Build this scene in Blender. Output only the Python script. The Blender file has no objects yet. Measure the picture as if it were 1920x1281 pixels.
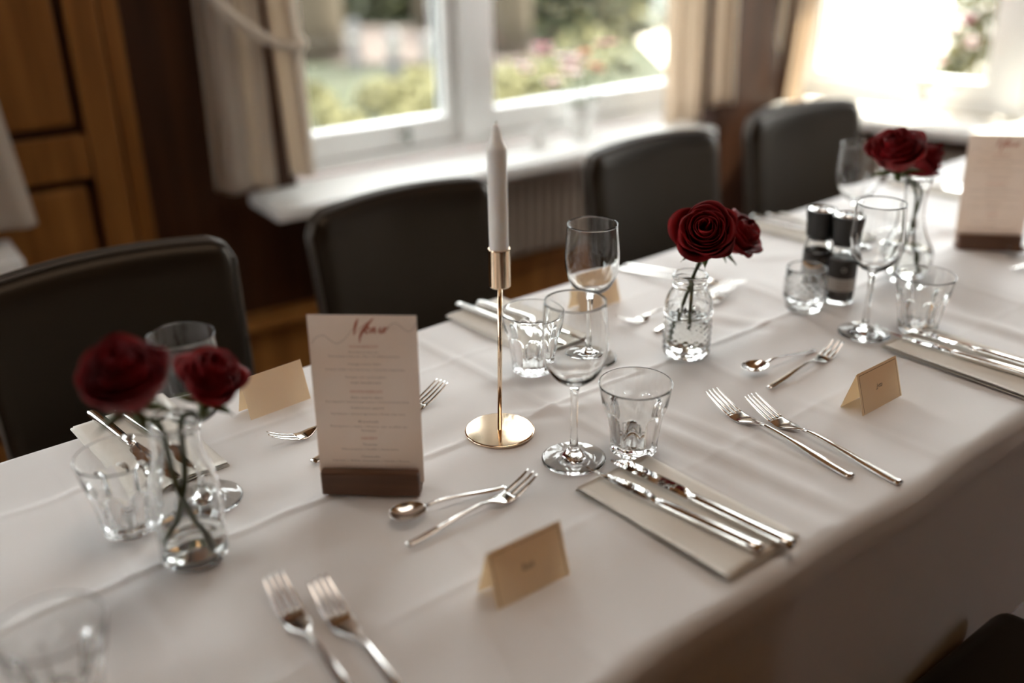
import bpy, bmesh, math, random
import numpy as np
from mathutils import Vector, Matrix, Euler
from math import sin, cos, pi, radians as R, sqrt
random.seed(7); np.random.seed(7)
S = bpy.context.scene
COL = S.collection

# ------------------------------------------------------------------ camera
PITCH, YAW, ROLL, CZ, FPX = R(24.19), R(51.55), R(-1.07), 1.376, 1873.0
fwd = Vector((cos(PITCH)*cos(YAW), cos(PITCH)*sin(YAW), -sin(PITCH)))
r0 = Vector((sin(YAW), -cos(YAW), 0)); u0 = r0.cross(fwd)
rgt = r0*cos(ROLL)+u0*sin(ROLL); upv = -r0*sin(ROLL)+u0*cos(ROLL)
cam = bpy.data.cameras.new('camera'); camo = bpy.data.objects.new('camera', cam); COL.objects.link(camo)
m = Matrix((rgt, upv, -fwd)).transposed().to_4x4(); m.translation = Vector((0, 0, CZ)); camo.matrix_world = m
cam.sensor_width = 36; cam.lens = FPX/1920*36; cam.clip_start = .02; cam.clip_end = 200
cam.dof.use_dof = True; cam.dof.focus_distance = 1.27; cam.dof.aperture_fstop = 1.25
S.camera = camo

def at(px, py, z=.75):
    "where the line of sight through a pixel of the photograph meets the height z (for measuring positions)"
    d = fwd+rgt*(px-960)/FPX+upv*(640.5-py)/FPX
    return Vector((0, 0, CZ))+d*((z-CZ)/d.z)
def aty(px, py, y):
    d = fwd+rgt*(px-960)/FPX+upv*(640.5-py)/FPX
    return Vector((0, 0, CZ))+d*(y/d.y)

# ------------------------------------------------------------------ light
S.view_settings.view_transform = 'Standard'; S.view_settings.look = 'None'
S.view_settings.exposure = 0.32; S.view_settings.gamma = 1.0; S.view_settings.use_curve_mapping = False
W = bpy.data.worlds.new('sky'); S.world = W; W.use_nodes = True
bg = W.node_tree.nodes['Background']; bg.inputs[0].default_value = (.97, .985, 1.0, 1); bg.inputs[1].default_value = 8.5
sun = bpy.data.lights.new('sun', 'SUN'); sun.energy = 22; sun.angle = R(1.0); sun.color = (1, .9, .74)
suno = bpy.data.objects.new('sun', sun); COL.objects.link(suno)
suno.rotation_euler = Vector((-.55, .12, -.80)).to_track_quat('-Z', 'Y').to_euler()
def area(name, loc, aim, sx, sy, e, col):
    l = bpy.data.lights.new(name, 'AREA'); l.shape = 'RECTANGLE'; l.size = sx; l.size_y = sy; l.energy = e; l.color = col
    o = bpy.data.objects.new(name, l); COL.objects.link(o); o.location = loc
    o.rotation_euler = (Vector(aim)-Vector(loc)).to_track_quat('-Z', 'Y').to_euler(); return o
area('rear_fill_lamp', (-.9, -1.1, 2.65), (-.9, -1.1, 0), .9, .9, 2, (1, .56, .22))  # unseen warm lamps, this and the next, added as fill from behind the camera
area('rear_fill_lamp', (1.5, -1.2, 2.65), (1.5, -1.2, 0), .9, .9, 1.6, (1, .56, .22))
area('table_fill_light', (1.0, .88, 2.68), (1.0, .88, 0), 1.3, .5, 7, (1, .88, .76))  # unseen fill, added to brighten the table top but not its near side
S.cycles.use_denoising = True
S.cycles.max_bounces = 12; S.cycles.transmission_bounces = 10; S.cycles.diffuse_bounces = 4; S.cycles.glossy_bounces = 5
S.cycles.transparent_max_bounces = 16; S.cycles.sample_clamp_indirect = 40; S.cycles.blur_glossy = .5

# ------------------------------------------------------------------ materials
def mat(name, col=(.8, .8, .8), rough=.5, metal=0, **k):
    M = bpy.data.materials.new(name); M.use_nodes = True; b = M.node_tree.nodes['Principled BSDF']
    b.inputs['Base Color'].default_value = (*col, 1); b.inputs['Roughness'].default_value = rough; b.inputs['Metallic'].default_value = metal
    for kk, v in k.items(): b.inputs[kk.replace('_', ' ')].default_value = v
    return M
def N(M, t): return M.node_tree.nodes.new(t)
def L(M, a, b): M.node_tree.links.new(a, b)
def noise_col(M, c1, c2, scale=(5, 5, 5), ns=1.0, detail=4, fac=None):
    b = M.node_tree.nodes['Principled BSDF']
    tc = N(M, 'ShaderNodeTexCoord'); mp = N(M, 'ShaderNodeMapping'); mp.inputs['Scale'].default_value = scale
    n = N(M, 'ShaderNodeTexNoise'); n.inputs['Scale'].default_value = ns; n.inputs['Detail'].default_value = detail
    r = N(M, 'ShaderNodeValToRGB'); r.color_ramp.elements[0].position = .3; r.color_ramp.elements[1].position = .7
    r.color_ramp.elements[0].color = (*c1, 1); r.color_ramp.elements[1].color = (*c2, 1)
    L(M, tc.outputs['Object'], mp.inputs[0]); L(M, mp.outputs[0], n.inputs['Vector']); L(M, n.outputs[0], r.inputs[0]); L(M, r.outputs[0], b.inputs['Base Color'])
    return n, mp
def bump(M, scale=500, strength=.2, dist=.001, mapping=(1, 1, 1), wave=False, detail=2):
    b = M.node_tree.nodes['Principled BSDF']
    tc = N(M, 'ShaderNodeTexCoord'); mp = N(M, 'ShaderNodeMapping'); mp.inputs['Scale'].default_value = mapping
    n = N(M, 'ShaderNodeTexWave' if wave else 'ShaderNodeTexNoise'); n.inputs['Scale'].default_value = scale
    n.inputs['Detail'].default_value = detail
    if wave: n.inputs['Distortion'].default_value = 3.0
    bp = N(M, 'ShaderNodeBump'); bp.inputs['Strength'].default_value = strength; bp.inputs['Distance'].default_value = dist
    L(M, tc.outputs['Object'], mp.inputs[0]); L(M, mp.outputs[0], n.inputs['Vector']); L(M, n.outputs[0], bp.inputs['Height']); L(M, bp.outputs[0], b.inputs['Normal'])
    return M

MT = {}
MT['cloth'] = bump(mat('tablecloth cotton', (.80, .775, .76), .62, Sheen_Weight=.25), 900, .12, .0006)
MT['napkin'] = bump(mat('napkin paper', (.84, .80, .73), .85), 400, .25, .0008)
MT['steel'] = mat('polished steel', (.80, .78, .75), .13, 1)
MT['blade'] = bump(mat('ground steel blade', (.85, .84, .82), .06, 1), 55, .22, .002, (.25, 1, 1), wave=True)
MT['gold'] = mat('brushed brass gold', (.95, .76, .56), .12, 1)
MT['wax'] = mat('candle wax', (.90, .87, .84), .42, Subsurface_Weight=.6, Subsurface_Radius=(.014, .013, .012), Subsurface_Scale=1.0)
MT['wick'] = mat('wick', (.75, .72, .66), .9)
MT['card'] = mat('menu paper', (.78, .70, .66), .7)
noise_col(MT['card'], (.72, .58, .49), (.80, .73, .70), (9, 9, 9), 1.0, 3)
MT['cream'] = mat('cream card paper', (.86, .79, .68), .75)
MT['creamline'] = mat('bronze line print', (.20, .12, .05), .6)
MT['ink'] = mat('black ink', (.05, .045, .04), .6)
MT['inkgrey'] = mat('grey brown print', (.30, .23, .20), .7)
MT['inkred'] = mat('rust red print', (.50, .17, .11), .6)
MT['walnut'] = mat('walnut block', (.12, .05, .025), .45)
noise_col(MT['walnut'], (.085, .035, .017), (.17, .075, .035), (3, 60, 60), 1.0, 3)
MT['blackplastic'] = mat('black grinder cap', (.012, .011, .010), .28)
MT['salt'] = mat('coarse salt', (.78, .74, .70), .8)
MT['pepper'] = bump(mat('black peppercorns', (.035, .022, .014), .6), 180, .9, .003)
MT['labeldark'] = mat('dark label', (.030, .024, .020), .5)
MT['labelgold'] = mat('amber label line', (.65, .32, .08), .5)
MT['labelwhite'] = mat('pale label', (.50, .47, .43), .6)
MT['leather'] = bump(mat('dark brown leatherette', (.009, .006, .0035), .38, Specular_IOR_Level=.30, Specular_Tint=(1, .78, .58, 1)), 260, .12, .0006)
MT['leatherpipe'] = mat('leatherette piping', (.07, .055, .042), .4)
MT['legwood'] = mat('dark stained beech', (.06, .03, .015), .4)
MT['curtain'] = bump(mat('beige linen curtain', (.58, .51, .43), .9, Sheen_Weight=.2), 600, .4, .001)
_cn = MT['curtain'].node_tree; _tr = _cn.nodes.new('ShaderNodeBsdfTranslucent'); _tr.inputs[0].default_value = (.78, .68, .57, 1)
_mx = _cn.nodes.new('ShaderNodeMixShader'); _mx.inputs[0].default_value = .55
_out = [n for n in _cn.nodes if n.type == 'OUTPUT_MATERIAL'][0]
_cn.links.new(_cn.nodes['Principled BSDF'].outputs[0], _mx.inputs[1]); _cn.links.new(_tr.outputs[0], _mx.inputs[2]); _cn.links.new(_mx.outputs[0], _out.inputs[0])
def translucent(M, col, fac):
    nt = M.node_tree; t = nt.nodes.new('ShaderNodeBsdfTranslucent'); t.inputs[0].default_value = (*col, 1); x = nt.nodes.new('ShaderNodeMixShader'); x.inputs[0].default_value = fac
    o = [n for n in nt.nodes if n.type == 'OUTPUT_MATERIAL'][0]
    nt.links.new(nt.nodes['Principled BSDF'].outputs[0], x.inputs[1]); nt.links.new(t.outputs[0], x.inputs[2]); nt.links.new(x.outputs[0], o.inputs[0])
translucent(MT['cream'], (.95, .80, .60), .50); translucent(MT['card'], (.95, .84, .74), .34)
MT['rope'] = mat('cream tieback cord', (.62, .54, .44), .85)
MT['paint'] = mat('white gloss paint', (.92, .92, .90), .25)
MT['sill'] = mat('white painted sill', (.90, .90, .87), .22)
MT['gasket'] = mat('grey rubber gasket', (.10, .12, .12), .6)
MT['metalgrey'] = mat('grey latch metal', (.35, .36, .33), .35, 1)
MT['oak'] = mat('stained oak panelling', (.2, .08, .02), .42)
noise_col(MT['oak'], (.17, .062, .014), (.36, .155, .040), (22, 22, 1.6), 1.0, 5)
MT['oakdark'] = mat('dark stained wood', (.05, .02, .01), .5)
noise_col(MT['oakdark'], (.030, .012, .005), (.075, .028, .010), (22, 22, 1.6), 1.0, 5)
MT['oakmid'] = mat('mid stained wood', (.1, .04, .015), .5)
noise_col(MT['oakmid'], (.07, .026, .008), (.15, .058, .018), (22, 22, 1.6), 1.0, 5)
MT['floor'] = mat('oak floor boards', (.14, .07, .03), .6)
noise_col(MT['floor'], (.085, .028, .007), (.15, .052, .013), (1.5, 14, 5), 1.0, 4)
for _k in ('oak', 'oakdark', 'oakmid'): MT[_k].node_tree.nodes['Principled BSDF'].inputs['Specular IOR Level'].default_value = .22
MT['plaster'] = mat('brown plaster', (.24, .15, .075), .9)
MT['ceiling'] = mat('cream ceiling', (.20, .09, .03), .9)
MT['radiator'] = mat('radiator enamel', (.34, .29, .24), .4)
MT['terracotta'] = mat('brown planter', (.25, .15, .10), .6)
MT['whitepot'] = mat('white glazed pot', (.88, .87, .84), .2)
MT['grass'] = mat('lawn', (.10, .13, .03), 1)
noise_col(MT['grass'], (.018, .020, .0075), (.018, .025, .0075), (1, 1, 1), 1.2, 4)
MT['gravel'] = mat('pale gravel terrace', (.62, .57, .48), 1)
MT['road'] = mat('pale brick road', (.062, .046, .040), 1)
MT['bollard'] = mat('white bollard', (.085, .082, .080), .6)
MT['bark'] = mat('tree bark', (.045, .034, .020), 1)
def leafmat(name, c1, c2, sc=9):
    M = mat(name, c1, .7); noise_col(M, c1, c2, (sc, sc, sc), 1, 2); return M
MT['leafdark'] = leafmat('dark leaves', (.011, .014, .003), (.030, .034, .006), 3)
MT['leafmid'] = leafmat('mid green leaves', (.040, .044, .014), (.085, .085, .028), 4)
MT['leaflime'] = leafmat('lime flower heads', (.11, .105, .04), (.27, .25, .12), 6)
MT['leafpot'] = leafmat('pot plant leaves', (.05, .08, .03), (.11, .14, .05), 20)
MT['pink'] = mat('pink petals', (.55, .20, .24), .6)
MT['palepink'] = mat('pale pink petals', (.80, .62, .60), .6)
MT['orange'] = mat('orange red petals', (.62, .20, .10), .6)
MT['stem'] = mat('rose stem', (.050, .062, .015), .5)
MT['sepal'] = mat('rose sepal', (.09, .115, .022), .55)
MT['petal'] = mat('velvet red petal', (.12, .001, .003), .6, Specular_IOR_Level=.25)
noise_col(MT['petal'], (.09, .0006, .0020), (.28, .0024, .006), (30, 30, 30), 1, 2)
MT['greyhouse'] = mat('grey rendered wall', (.22, .22, .20), 1)
MT['whitewall'] = mat('white rendered wall', (.85, .82, .76), 1)
# table glass: real refracting glass
G = bpy.data.materials.new('clear glass'); G.use_nodes = True; _b = G.node_tree.nodes['Principled BSDF']
_b.inputs['Base Color'].default_value = (.985, .99, .985, 1); _b.inputs['Roughness'].default_value = 0.0
_b.inputs['Transmission Weight'].default_value = 1.0; _b.inputs['IOR'].default_value = 1.47
MT['glass'] = G
Wm = bpy.data.materials.new('water'); Wm.use_nodes = True; _b = Wm.node_tree.nodes['Principled BSDF']
_b.inputs['Base Color'].default_value = (.96, .97, .95, 1); _b.inputs['Roughness'].default_value = 0.0
_b.inputs['Transmission Weight'].default_value = 1.0; _b.inputs['IOR'].default_value = 1.333
MT['water'] = Wm
# window glass: thin sheet, clear with a Fresnel reflection
P = bpy.data.materials.new('window glass'); P.use_nodes = True; nt = P.node_tree; nt.nodes.remove(nt.nodes['Principled BSDF'])
o_ = [n for n in nt.nodes if n.type == 'OUTPUT_MATERIAL'][0]
t_ = nt.nodes.new('ShaderNodeBsdfTransparent'); t_.inputs[0].default_value = (.96, .975, .965, 1); g_ = nt.nodes.new('ShaderNodeBsdfGlossy'); g_.inputs['Roughness'].default_value = 0
f_ = nt.nodes.new('ShaderNodeLayerWeight'); f_.inputs[0].default_value = .5; x_ = nt.nodes.new('ShaderNodeMixShader')
pw = nt.nodes.new('ShaderNodeMath'); pw.operation = 'POWER'; pw.inputs[1].default_value = 5; ma = nt.nodes.new('ShaderNodeMath'); ma.operation = 'MULTIPLY_ADD'; ma.inputs[1].default_value = .9; ma.inputs[2].default_value = .04
nt.links.new(f_.outputs['Facing'], pw.inputs[0]); nt.links.new(pw.outputs[0], ma.inputs[0]); nt.links.new(ma.outputs[0], x_.inputs[0])
nt.links.new(t_.outputs[0], x_.inputs[1]); nt.links.new(g_.outputs[0], x_.inputs[2]); nt.links.new(x_.outputs[0], o_.inputs[0])
MT['pane'] = P

# ------------------------------------------------------------------ helpers
def link_mesh(name, me, m, parent=None, smooth=True):
    o = bpy.data.objects.new(name, me); COL.objects.link(o)
    if m: me.materials.append(MT[m] if isinstance(m, str) else m)
    if parent: o.parent = parent
    if smooth:
        me.polygons.foreach_set('use_smooth', [True]*len(me.polygons))
    return o
def pydata(name, v, f, m, parent=None, smooth=True):
    me = bpy.data.meshes.new(name); me.from_pydata([tuple(map(float, p)) for p in v], [], f); me.update()
    return link_mesh(name, me, m, parent, smooth)
def frombm(name, bm, m, parent=None, smooth=False):
    bmesh.ops.recalc_face_normals(bm, faces=bm.faces)
    me = bpy.data.meshes.new(name); bm.to_mesh(me); bm.free(); return link_mesh(name, me, m, parent, smooth)
def tag(o, label=None, cat=None, group=None, kind=None):
    if label: o['label'] = label
    if cat: o['category'] = cat
    if group: o['group'] = group
    if kind: o['kind'] = kind
    return o
def thing(name, label, cat, loc=(0, 0, 0), rz=0, group=None):
    o = bpy.data.objects.new(name, None); COL.objects.link(o); o.empty_display_size = .02
    o.location = loc; o.rotation_euler = (0, 0, rz); return tag(o, label, cat, group)
def dup(root, loc, rz, label, group=None, scale=None):
    r = root.copy(); COL.objects.link(r); r.location = loc; r.rotation_euler = (0, 0, rz); r['label'] = label
    if group: r['group'] = group
    if scale: r.scale = scale
    for ch in list(root.children):
        c = ch.copy(); COL.objects.link(c); c.parent = r
        for g in list(ch.children):
            d = g.copy(); COL.objects.link(d); d.parent = c
    return r
def add_box(bm, c, s, bevel=0, seg=2, M=None):
    r = bmesh.ops.create_cube(bm, size=1); vs = r['verts']
    bmesh.ops.scale(bm, verts=vs, vec=s); bmesh.ops.translate(bm, verts=vs, vec=c)
    if bevel:
        es = list({e for v in vs for e in v.link_edges})
        rr = bmesh.ops.bevel(bm, geom=es, offset=bevel, segments=seg, affect='EDGES', profile=.5)
        vs = list({v for f in rr['faces'] for v in f.verts} | {v for v in vs if v.is_valid})
    if M is not None: bmesh.ops.transform(bm, matrix=M, verts=vs)
def box(name, c, s, m, parent=None, bevel=0, seg=2, smooth=False):
    bm = bmesh.new(); add_box(bm, c, s, bevel, seg); return frombm(name, bm, m, parent, smooth)
def catmull(P_, n):
    P_ = [np.array(p, float) for p in P_]; out = []
    for i in range(len(P_)-1):
        a = P_[max(i-1, 0)]; b = P_[i]; c = P_[i+1]; d = P_[min(i+2, len(P_)-1)]
        for k in range(n):
            t = k/n; out.append(.5*((2*b)+(-a+c)*t+(2*a-5*b+4*c-d)*t*t+(-a+3*b-3*c+d)*t**3))
    out.append(P_[-1]); return out
def lathe(name, prof, m, parent=None, seg=64, sub=1, mod=None, smooth=True):
    "closed solid of revolution; the profile starts and ends on the axis; mod(r, z, angle, i) may vary the radius"
    pts = catmull(prof, sub) if sub > 1 else [np.array(p, float) for p in prof]
    v = [(0, 0, pts[0][1])]; n = len(pts)
    for i in range(1, n-1):
        r, z = pts[i]; r = max(r, .0002)
        for k in range(seg):
            a = 2*pi*k/seg; rr = mod(r, z, a, i/(n-1)) if mod else r
            v.append((rr*cos(a), rr*sin(a), z))
    v.append((0, 0, pts[-1][1])); f = []
    for k in range(seg): f.append((0, 1+(k+1) % seg, 1+k))
    for i in range(n-3):
        b = 1+i*seg
        for k in range(seg):
            k2 = (k+1) % seg; f.append((b+k, b+k2, b+seg+k2, b+seg+k))
    b = 1+(n-3)*seg; e = len(v)-1
    for k in range(seg): f.append((b+k, b+(k+1) % seg, e))
    o = pydata(name, v, f, m, parent, smooth)
    bm = bmesh.new(); bm.from_mesh(o.data); bmesh.ops.recalc_face_normals(bm, faces=bm.faces); bm.to_mesh(o.data); bm.free()
    return o
def tube(name, pts, rad, m, parent=None, seg=10, sub=6, twist=None):
    P_ = catmull(pts, sub) if sub > 1 else [np.array(p, float) for p in pts]; n = len(P_); v = []; f = []
    up = np.array((.01, .02, 1.))
    for i, p in enumerate(P_):
        t = P_[min(i+1, n-1)]-P_[max(i-1, 0)]; t /= np.linalg.norm(t)+1e-9
        if abs(t@up) > .98*np.linalg.norm(up): up = np.array((1., .1, .0))
        a = np.cross(up, t); a /= np.linalg.norm(a); b = np.cross(t, a); up = b
        r = rad(i/(n-1)) if callable(rad) else rad
        for k in range(seg):
            th = 2*pi*k/seg; rr = r*(twist(th, i) if twist else 1)
            v.append(p+rr*(a*cos(th)+b*sin(th)))
    for i in range(n-1):
        for k in range(seg):
            k2 = (k+1) % seg; f.append((i*seg+k, i*seg+k2, (i+1)*seg+k2, (i+1)*seg+k))
    f.append(tuple(range(seg-1, -1, -1))); f.append(tuple(range((n-1)*seg, n*seg)))
    return pydata(name, v, f, m, parent)
def sweep(bmv, bmf, st):
    "st: list of (x, y, z, width, thickness) along y; closed flat bar with rounded section, appended to lists"
    b0 = len(bmv); ns = 8
    sec = [(-.5, -.2), (-.4, -.5), (.4, -.5), (.5, -.2), (.5, .2), (.38, .5), (-.38, .5), (-.5, .2)]
    for (x, y, z, w, t) in st:
        for a, b in sec: bmv.append((x+a*w, y, z+b*t))
    for i in range(len(st)-1):
        for k in range(ns):
            k2 = (k+1) % ns; bmf.append((b0+i*ns+k, b0+i*ns+k2, b0+(i+1)*ns+k2, b0+(i+1)*ns+k))
    bmf.append(tuple(b0+k for k in range(ns-1, -1, -1))); bmf.append(tuple(b0+(len(st)-1)*ns+k for k in range(ns)))
def smooth01(x): x = min(max(x, 0.), 1.); return x*x*(3-2*x)
class Frame:
    def __init__(s, o, ang):
        s.o = Vector(o); s.u = Vector((cos(ang), sin(ang), 0)); s.v = Vector((-sin(ang), cos(ang), 0)); s.ang = ang
        s.M = Matrix.Translation(s.o) @ Matrix.Rotation(ang, 4, 'Z')
    def p(s, u, v, z): return Vector((s.o.x, s.o.y, 0))+s.u*u+s.v*v+Vector((0, 0, z))
W1 = Frame((1.065, 2.289, 0), R(-4.5))       # along the long window wall; v = depth into the wall
W2 = Frame((2.975, 2.265, 0), R(-75.5))      # along the end window wall
def fbox(bm, F, u0_, u1, v0, v1, z0, z1, bevel=0):
    add_box(bm, ((u0_+u1)/2, (v0+v1)/2, (z0+z1)/2), (u1-u0_, v1-v0, z1-z0), bevel, 2, F.M)

# ------------------------------------------------------------------ room shell
WV = .20       # v of the inner wall face
HEAD = 2.35
def structure(o): o['kind'] = 'structure'; return o
bm = bmesh.new(); add_box(bm, (.9, .1, -.05), (6.6, 5.6, .1)); structure(frombm('floor', bm, 'floor'))
bm = bmesh.new(); add_box(bm, (.9, .1, 2.75), (6.8, 5.8, .1)); structure(frombm('ceiling', bm, 'ceiling'))
bm = bmesh.new()
for y0, y1, z0, z1 in ((-2.8, .85, 0, 2.699), (.85, 1.35, 0, 2.699), (1.35, 2.15, 0, .75), (1.35, 2.15, 2.2, 2.699), (2.15, 2.55, 0, 2.699)): add_box(bm, (-2.2, (y0+y1)/2, (z0+z1)/2), (.2, y1-y0, z1-z0))
structure(frombm('wall_left', bm, 'oak'))  # opened for the added fill window
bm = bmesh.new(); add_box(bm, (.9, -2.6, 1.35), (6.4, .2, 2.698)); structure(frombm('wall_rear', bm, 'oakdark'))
# long window wall with two openings: window_1 (u .14..1.62) and window_2 beyond the left of the frame (u -2.1..-.72)
bm = bmesh.new()
for a, b, z0, z1 in ((-3.1, -1.85, 0, 2.7), (-1.85, -1.05, 0, .61), (-1.85, -1.05, HEAD, 2.7), (-1.05, .14, 0, 2.7), (.14, 1.73, 0, .61), (.14, 1.73, HEAD, 2.7), (1.73, 2.06, 0, 2.7)):
    fbox(bm, W1, a, b, WV, WV+.22, z0, z1)
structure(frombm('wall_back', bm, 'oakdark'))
bm = bmesh.new()
for a, b, z0, z1 in ((-.30, .0, 0, 2.7), (.0, 1.50, 0, .61), (.0, 1.50, HEAD, 2.7), (1.50, 5.2, 0, 2.7)):
    fbox(bm, W2, a, b, WV, WV+.22, z0, z1)
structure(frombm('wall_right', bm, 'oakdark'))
# wooden corner post between the windows
bm = bmesh.new(); fbox(bm, W1, 1.74, 2.02, WV-.03, WV+.0, 0, 2.69, .004); structure(frombm('trim_corner', bm, 'oakdark'))
# panelled pier left of window 1
t = bpy.data.objects.new('trim_pier', None); COL.objects.link(t); structure(t)
def wp(name, F, a, b, v0, v1, z0, z1, m, parent=None, bevel=.0):
    bm = bmesh.new(); fbox(bm, F, a, b, v0, v1, z0, z1, bevel); return frombm(name, bm, m, parent)
wp('stile', W1, -.385, -.312, .165, .2, 0, 2.69, 'oak', t, .004)
wp('stile', W1, -.305, -.262, .178, .2, 0, 2.69, 'oak', t, .004)
wp('stile', W1, -.80, -.728, .165, .2, 0, 2.69, 'oak', t, .004)
wp('rail', W1, -.726, -.387, .168, .2, .765, .868, 'oak', t, .004)
wp('rail', W1, -.726, -.387, .168, .2, 0, .12, 'oak', t, .004)
wp('panel', W1, -.712, -.405, .176, .198, .890, 2.3, 'oak', t, .012)
wp('panel', W1, -.712, -.405, .176, .198, .135, .745, 'oak', t, .012)
bm = bmesh.new(); fbox(bm, W1, -.25, 1.7, .17, .2, 0, .30, .003); fbox(bm, W1, -.25, 1.7, .12, .2, .285, .31, .003); structure(frombm('baseboard_back', bm, 'oak'))
bm = bmesh.new(); fbox(bm, W2, .0, 4.8, .18, .2, 0, .12, .003); structure(frombm('baseboard_right', bm, 'oak'))

def window(name, F, a, b, mull, z0=.655, z1=HEAD, latch=None):
    "frame, casements with bars and panes; mull = list of (u0, u1) posts"
    w = bpy.data.objects.new(name, None); COL.objects.link(w); structure(w)
    g = .30
    f = bpy.data.objects.new('window_frame', None); COL.objects.link(f); f.parent = w
    wp('jamb', F, a, a+.04, g-.05, g+.06, z0, z1, 'paint', f, .003); wp('jamb', F, b-.04, b, g-.05, g+.06, z0, z1, 'paint', f, .003)
    wp('bottom_rail', F, a+.041, b-.041, g-.05, g+.06, z0, z0+.03, 'paint', f, .003); wp('head_rail', F, a+.041, b-.041, g-.05, g+.06, z1-.05, z1, 'paint', f, .003)
    for m0, m1 in mull: wp('mullion', F, m0, m1, g-.05, g+.06, z0+.031, z1-.051, 'paint', f, .003)
    edges = [a+.041]+[e for mm in mull for e in (mm[0]-.001, mm[1]+.001)]+[b-.041]
    for i in range(0, len(edges), 2):
        e0, e1 = edges[i], edges[i+1]
        s = bpy.data.objects.new('casement', None); COL.objects.link(s); s.parent = w
        q = .045; zz0, zz1 = z0+.032, z1-.052
        wp('casement_stile', F, e0, e0+q, g-.03, g+.03, zz0, zz1, 'paint', s, .004); wp('casement_stile', F, e1-q, e1, g-.03, g+.03, zz0, zz1, 'paint', s, .004)
        wp('casement_rail', F, e0+q, e1-q, g-.03, g+.03, zz0, zz0+.075, 'paint', s, .004); wp('casement_rail', F, e0+q, e1-q, g-.03, g+.03, zz1-.06, zz1, 'paint', s, .004)
        for x0, x1 in ((e0+q, e0+q+.006), (e1-q-.006, e1-q)): wp('gasket', F, x0, x1, g-.006, g+.012, zz0+.08, zz1-.065, 'gasket', s)
        wp('pane', F, e0+q, e1-q, g, g+.004, zz0+.075, zz1-.06, 'pane', s)
    if latch:
        bm = bmesh.new(); fbox(bm, F, latch[0]-.008, latch[0]+.008, g-.045, g-.031, latch[1], latch[1]+.045, .003)
        fbox(bm, F, latch[0]-.035, latch[0]+.006, g-.055, g-.045, latch[1]+.02, latch[1]+.032, .003)
        frombm('latch', bm, 'metalgrey', w)
    return w
window('window_1', W1, .14, 1.73, [(.712, .80)], latch=(.53, .70))
window('window_2', W1, -1.85, -1.05, [(-1.48, -1.42)])
window('window_3', W2, .0, 1.50, [(.715, .80)])
WL = Frame((-1.90, 1.35, 0), R(90))
window('added_fill_window', WL, 0.0, .80, [(.39, .43)], z0=.755, z1=2.195)  # unseen window, added to light the menu fronts and window frames
def sill(name, F, a, b):
    bm = bmesh.new(); fbox(bm, F, a, b, 0.0, .245, .615, .65, .006); return structure(frombm(name, bm, 'sill'))
sill('trim_1', W1, 0, 1.55); sill('trim_2', W1, -2.2, -.60); sill('trim_3', W2, -.0, 1.62)

# radiator below the sill
def radiator(F, a, b, z0, z1, lab):
    t = thing('radiator', lab, 'radiator')
    wp('casing_top', F, a, b, .075, .165, z1, z1+.012, 'radiator', t, .002)
    wp('back_plate', F, a, b, .135, .16, z0, z1, 'radiator', t, .002)
    wp('side_cover', F, a-.008, a, .08, .165, z0, z1, 'radiator', t, .002); wp('side_cover', F, b, b+.008, .08, .165, z0, z1, 'radiator', t, .002)
    n = int((b-a)/.034)
    first = None
    for i in range(n):
        u = a+(i+.5)*(b-a)/n
        bm = bmesh.new(); fbox(bm, F, u-.0125, u+.0125, .085, .128, z0+.01, z1-.004, .008)
        if first is None: first = frombm('fin', bm, 'radiator', t); fu = u
        else:
            bm.free(); o = first.copy(); COL.objects.link(o); o.parent = t; o.location = F.u*(u-fu)
    return t
radiator(W1, .30, 1.36, .325, .575, 'grey brown finned radiator under the long window sill')
radiator(W2, .22, 1.40, .20, .54, 'grey brown finned radiator under the end window sill')

# ------------------------------------------------------------------ curtains
def drape(name, F, top, bot, v0, amp, nf, z0, z1, parent, seed=0, waist=None, hem=0.0):
    "folded cloth; top/bot = (u0,u1) at z1 / z0; waist = (z, u0, u1) where a cord gathers it"
    rnd = random.Random(seed); ph = [rnd.uniform(0, 6) for _ in range(4)]
    ns, nz = 90, 60; v = []; f = []
    for j in range(nz+1):
        z = z0+(z1-z0)*j/nz; k = j/nz
        a = bot[0]+(top[0]-bot[0])*k; b = bot[1]+(top[1]-bot[1])*k; am = amp
        if waist:
            w = math.exp(-((z-waist[0])/.12)**2); a += (waist[1]-a)*w*.8; b += (waist[2]-b)*w*.8; am = amp*(1-.35*w)
        for i in range(ns+1):
            s = i/ns
            dv = am*(sin(2*pi*nf*s+ph[0]+.5*sin(3*k+ph[1]))+.35*sin(2*pi*nf*2.1*s+ph[2]+k*2))
            du = .35*am*cos(2*pi*nf*s+ph[0])
            zz = z+(hem*sin(2*pi*nf*s+ph[3]) if j == 0 else 0)
            v.append(F.p(a+(b-a)*s+du, v0+dv, zz))
    for j in range(nz):
        for i in range(ns):
            q = j*(ns+1)+i; f.append((q, q+1, q+ns+2, q+ns+1))
    o = pydata(name, v, f, 'curtain', parent)
    md = o.modifiers.new('thick', 'SOLIDIFY'); md.thickness = .003; return o
c = thing('curtain', 'beige curtain left of the long window, tied with a white cord', 'curtain')
drape('drape', W1, (-.075, .055), (-.115, .035), .105, .030, 1.7, .69, 2.37, c, 1, hem=.004)
drape('drape', W1, (.02, .160), (.080, .165), .115, .026, 1.3, .70, 2.37, c, 2, hem=.004)
c = thing('curtain', 'beige curtain hanging at the right end of the long window', 'curtain')
drape('drape', W1, (1.40, 1.56), (1.42, 1.60), .125, .022, 2.0, .655, 2.37, c, 5, hem=.0)
drape('drape', W1, (1.56, 1.66), (1.59, 1.70), .095, .016, 1.2, .700, 2.37, c, 6, hem=.004)
c = thing('curtain', 'beige curtain at the far left edge over the second sill', 'curtain')
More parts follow.
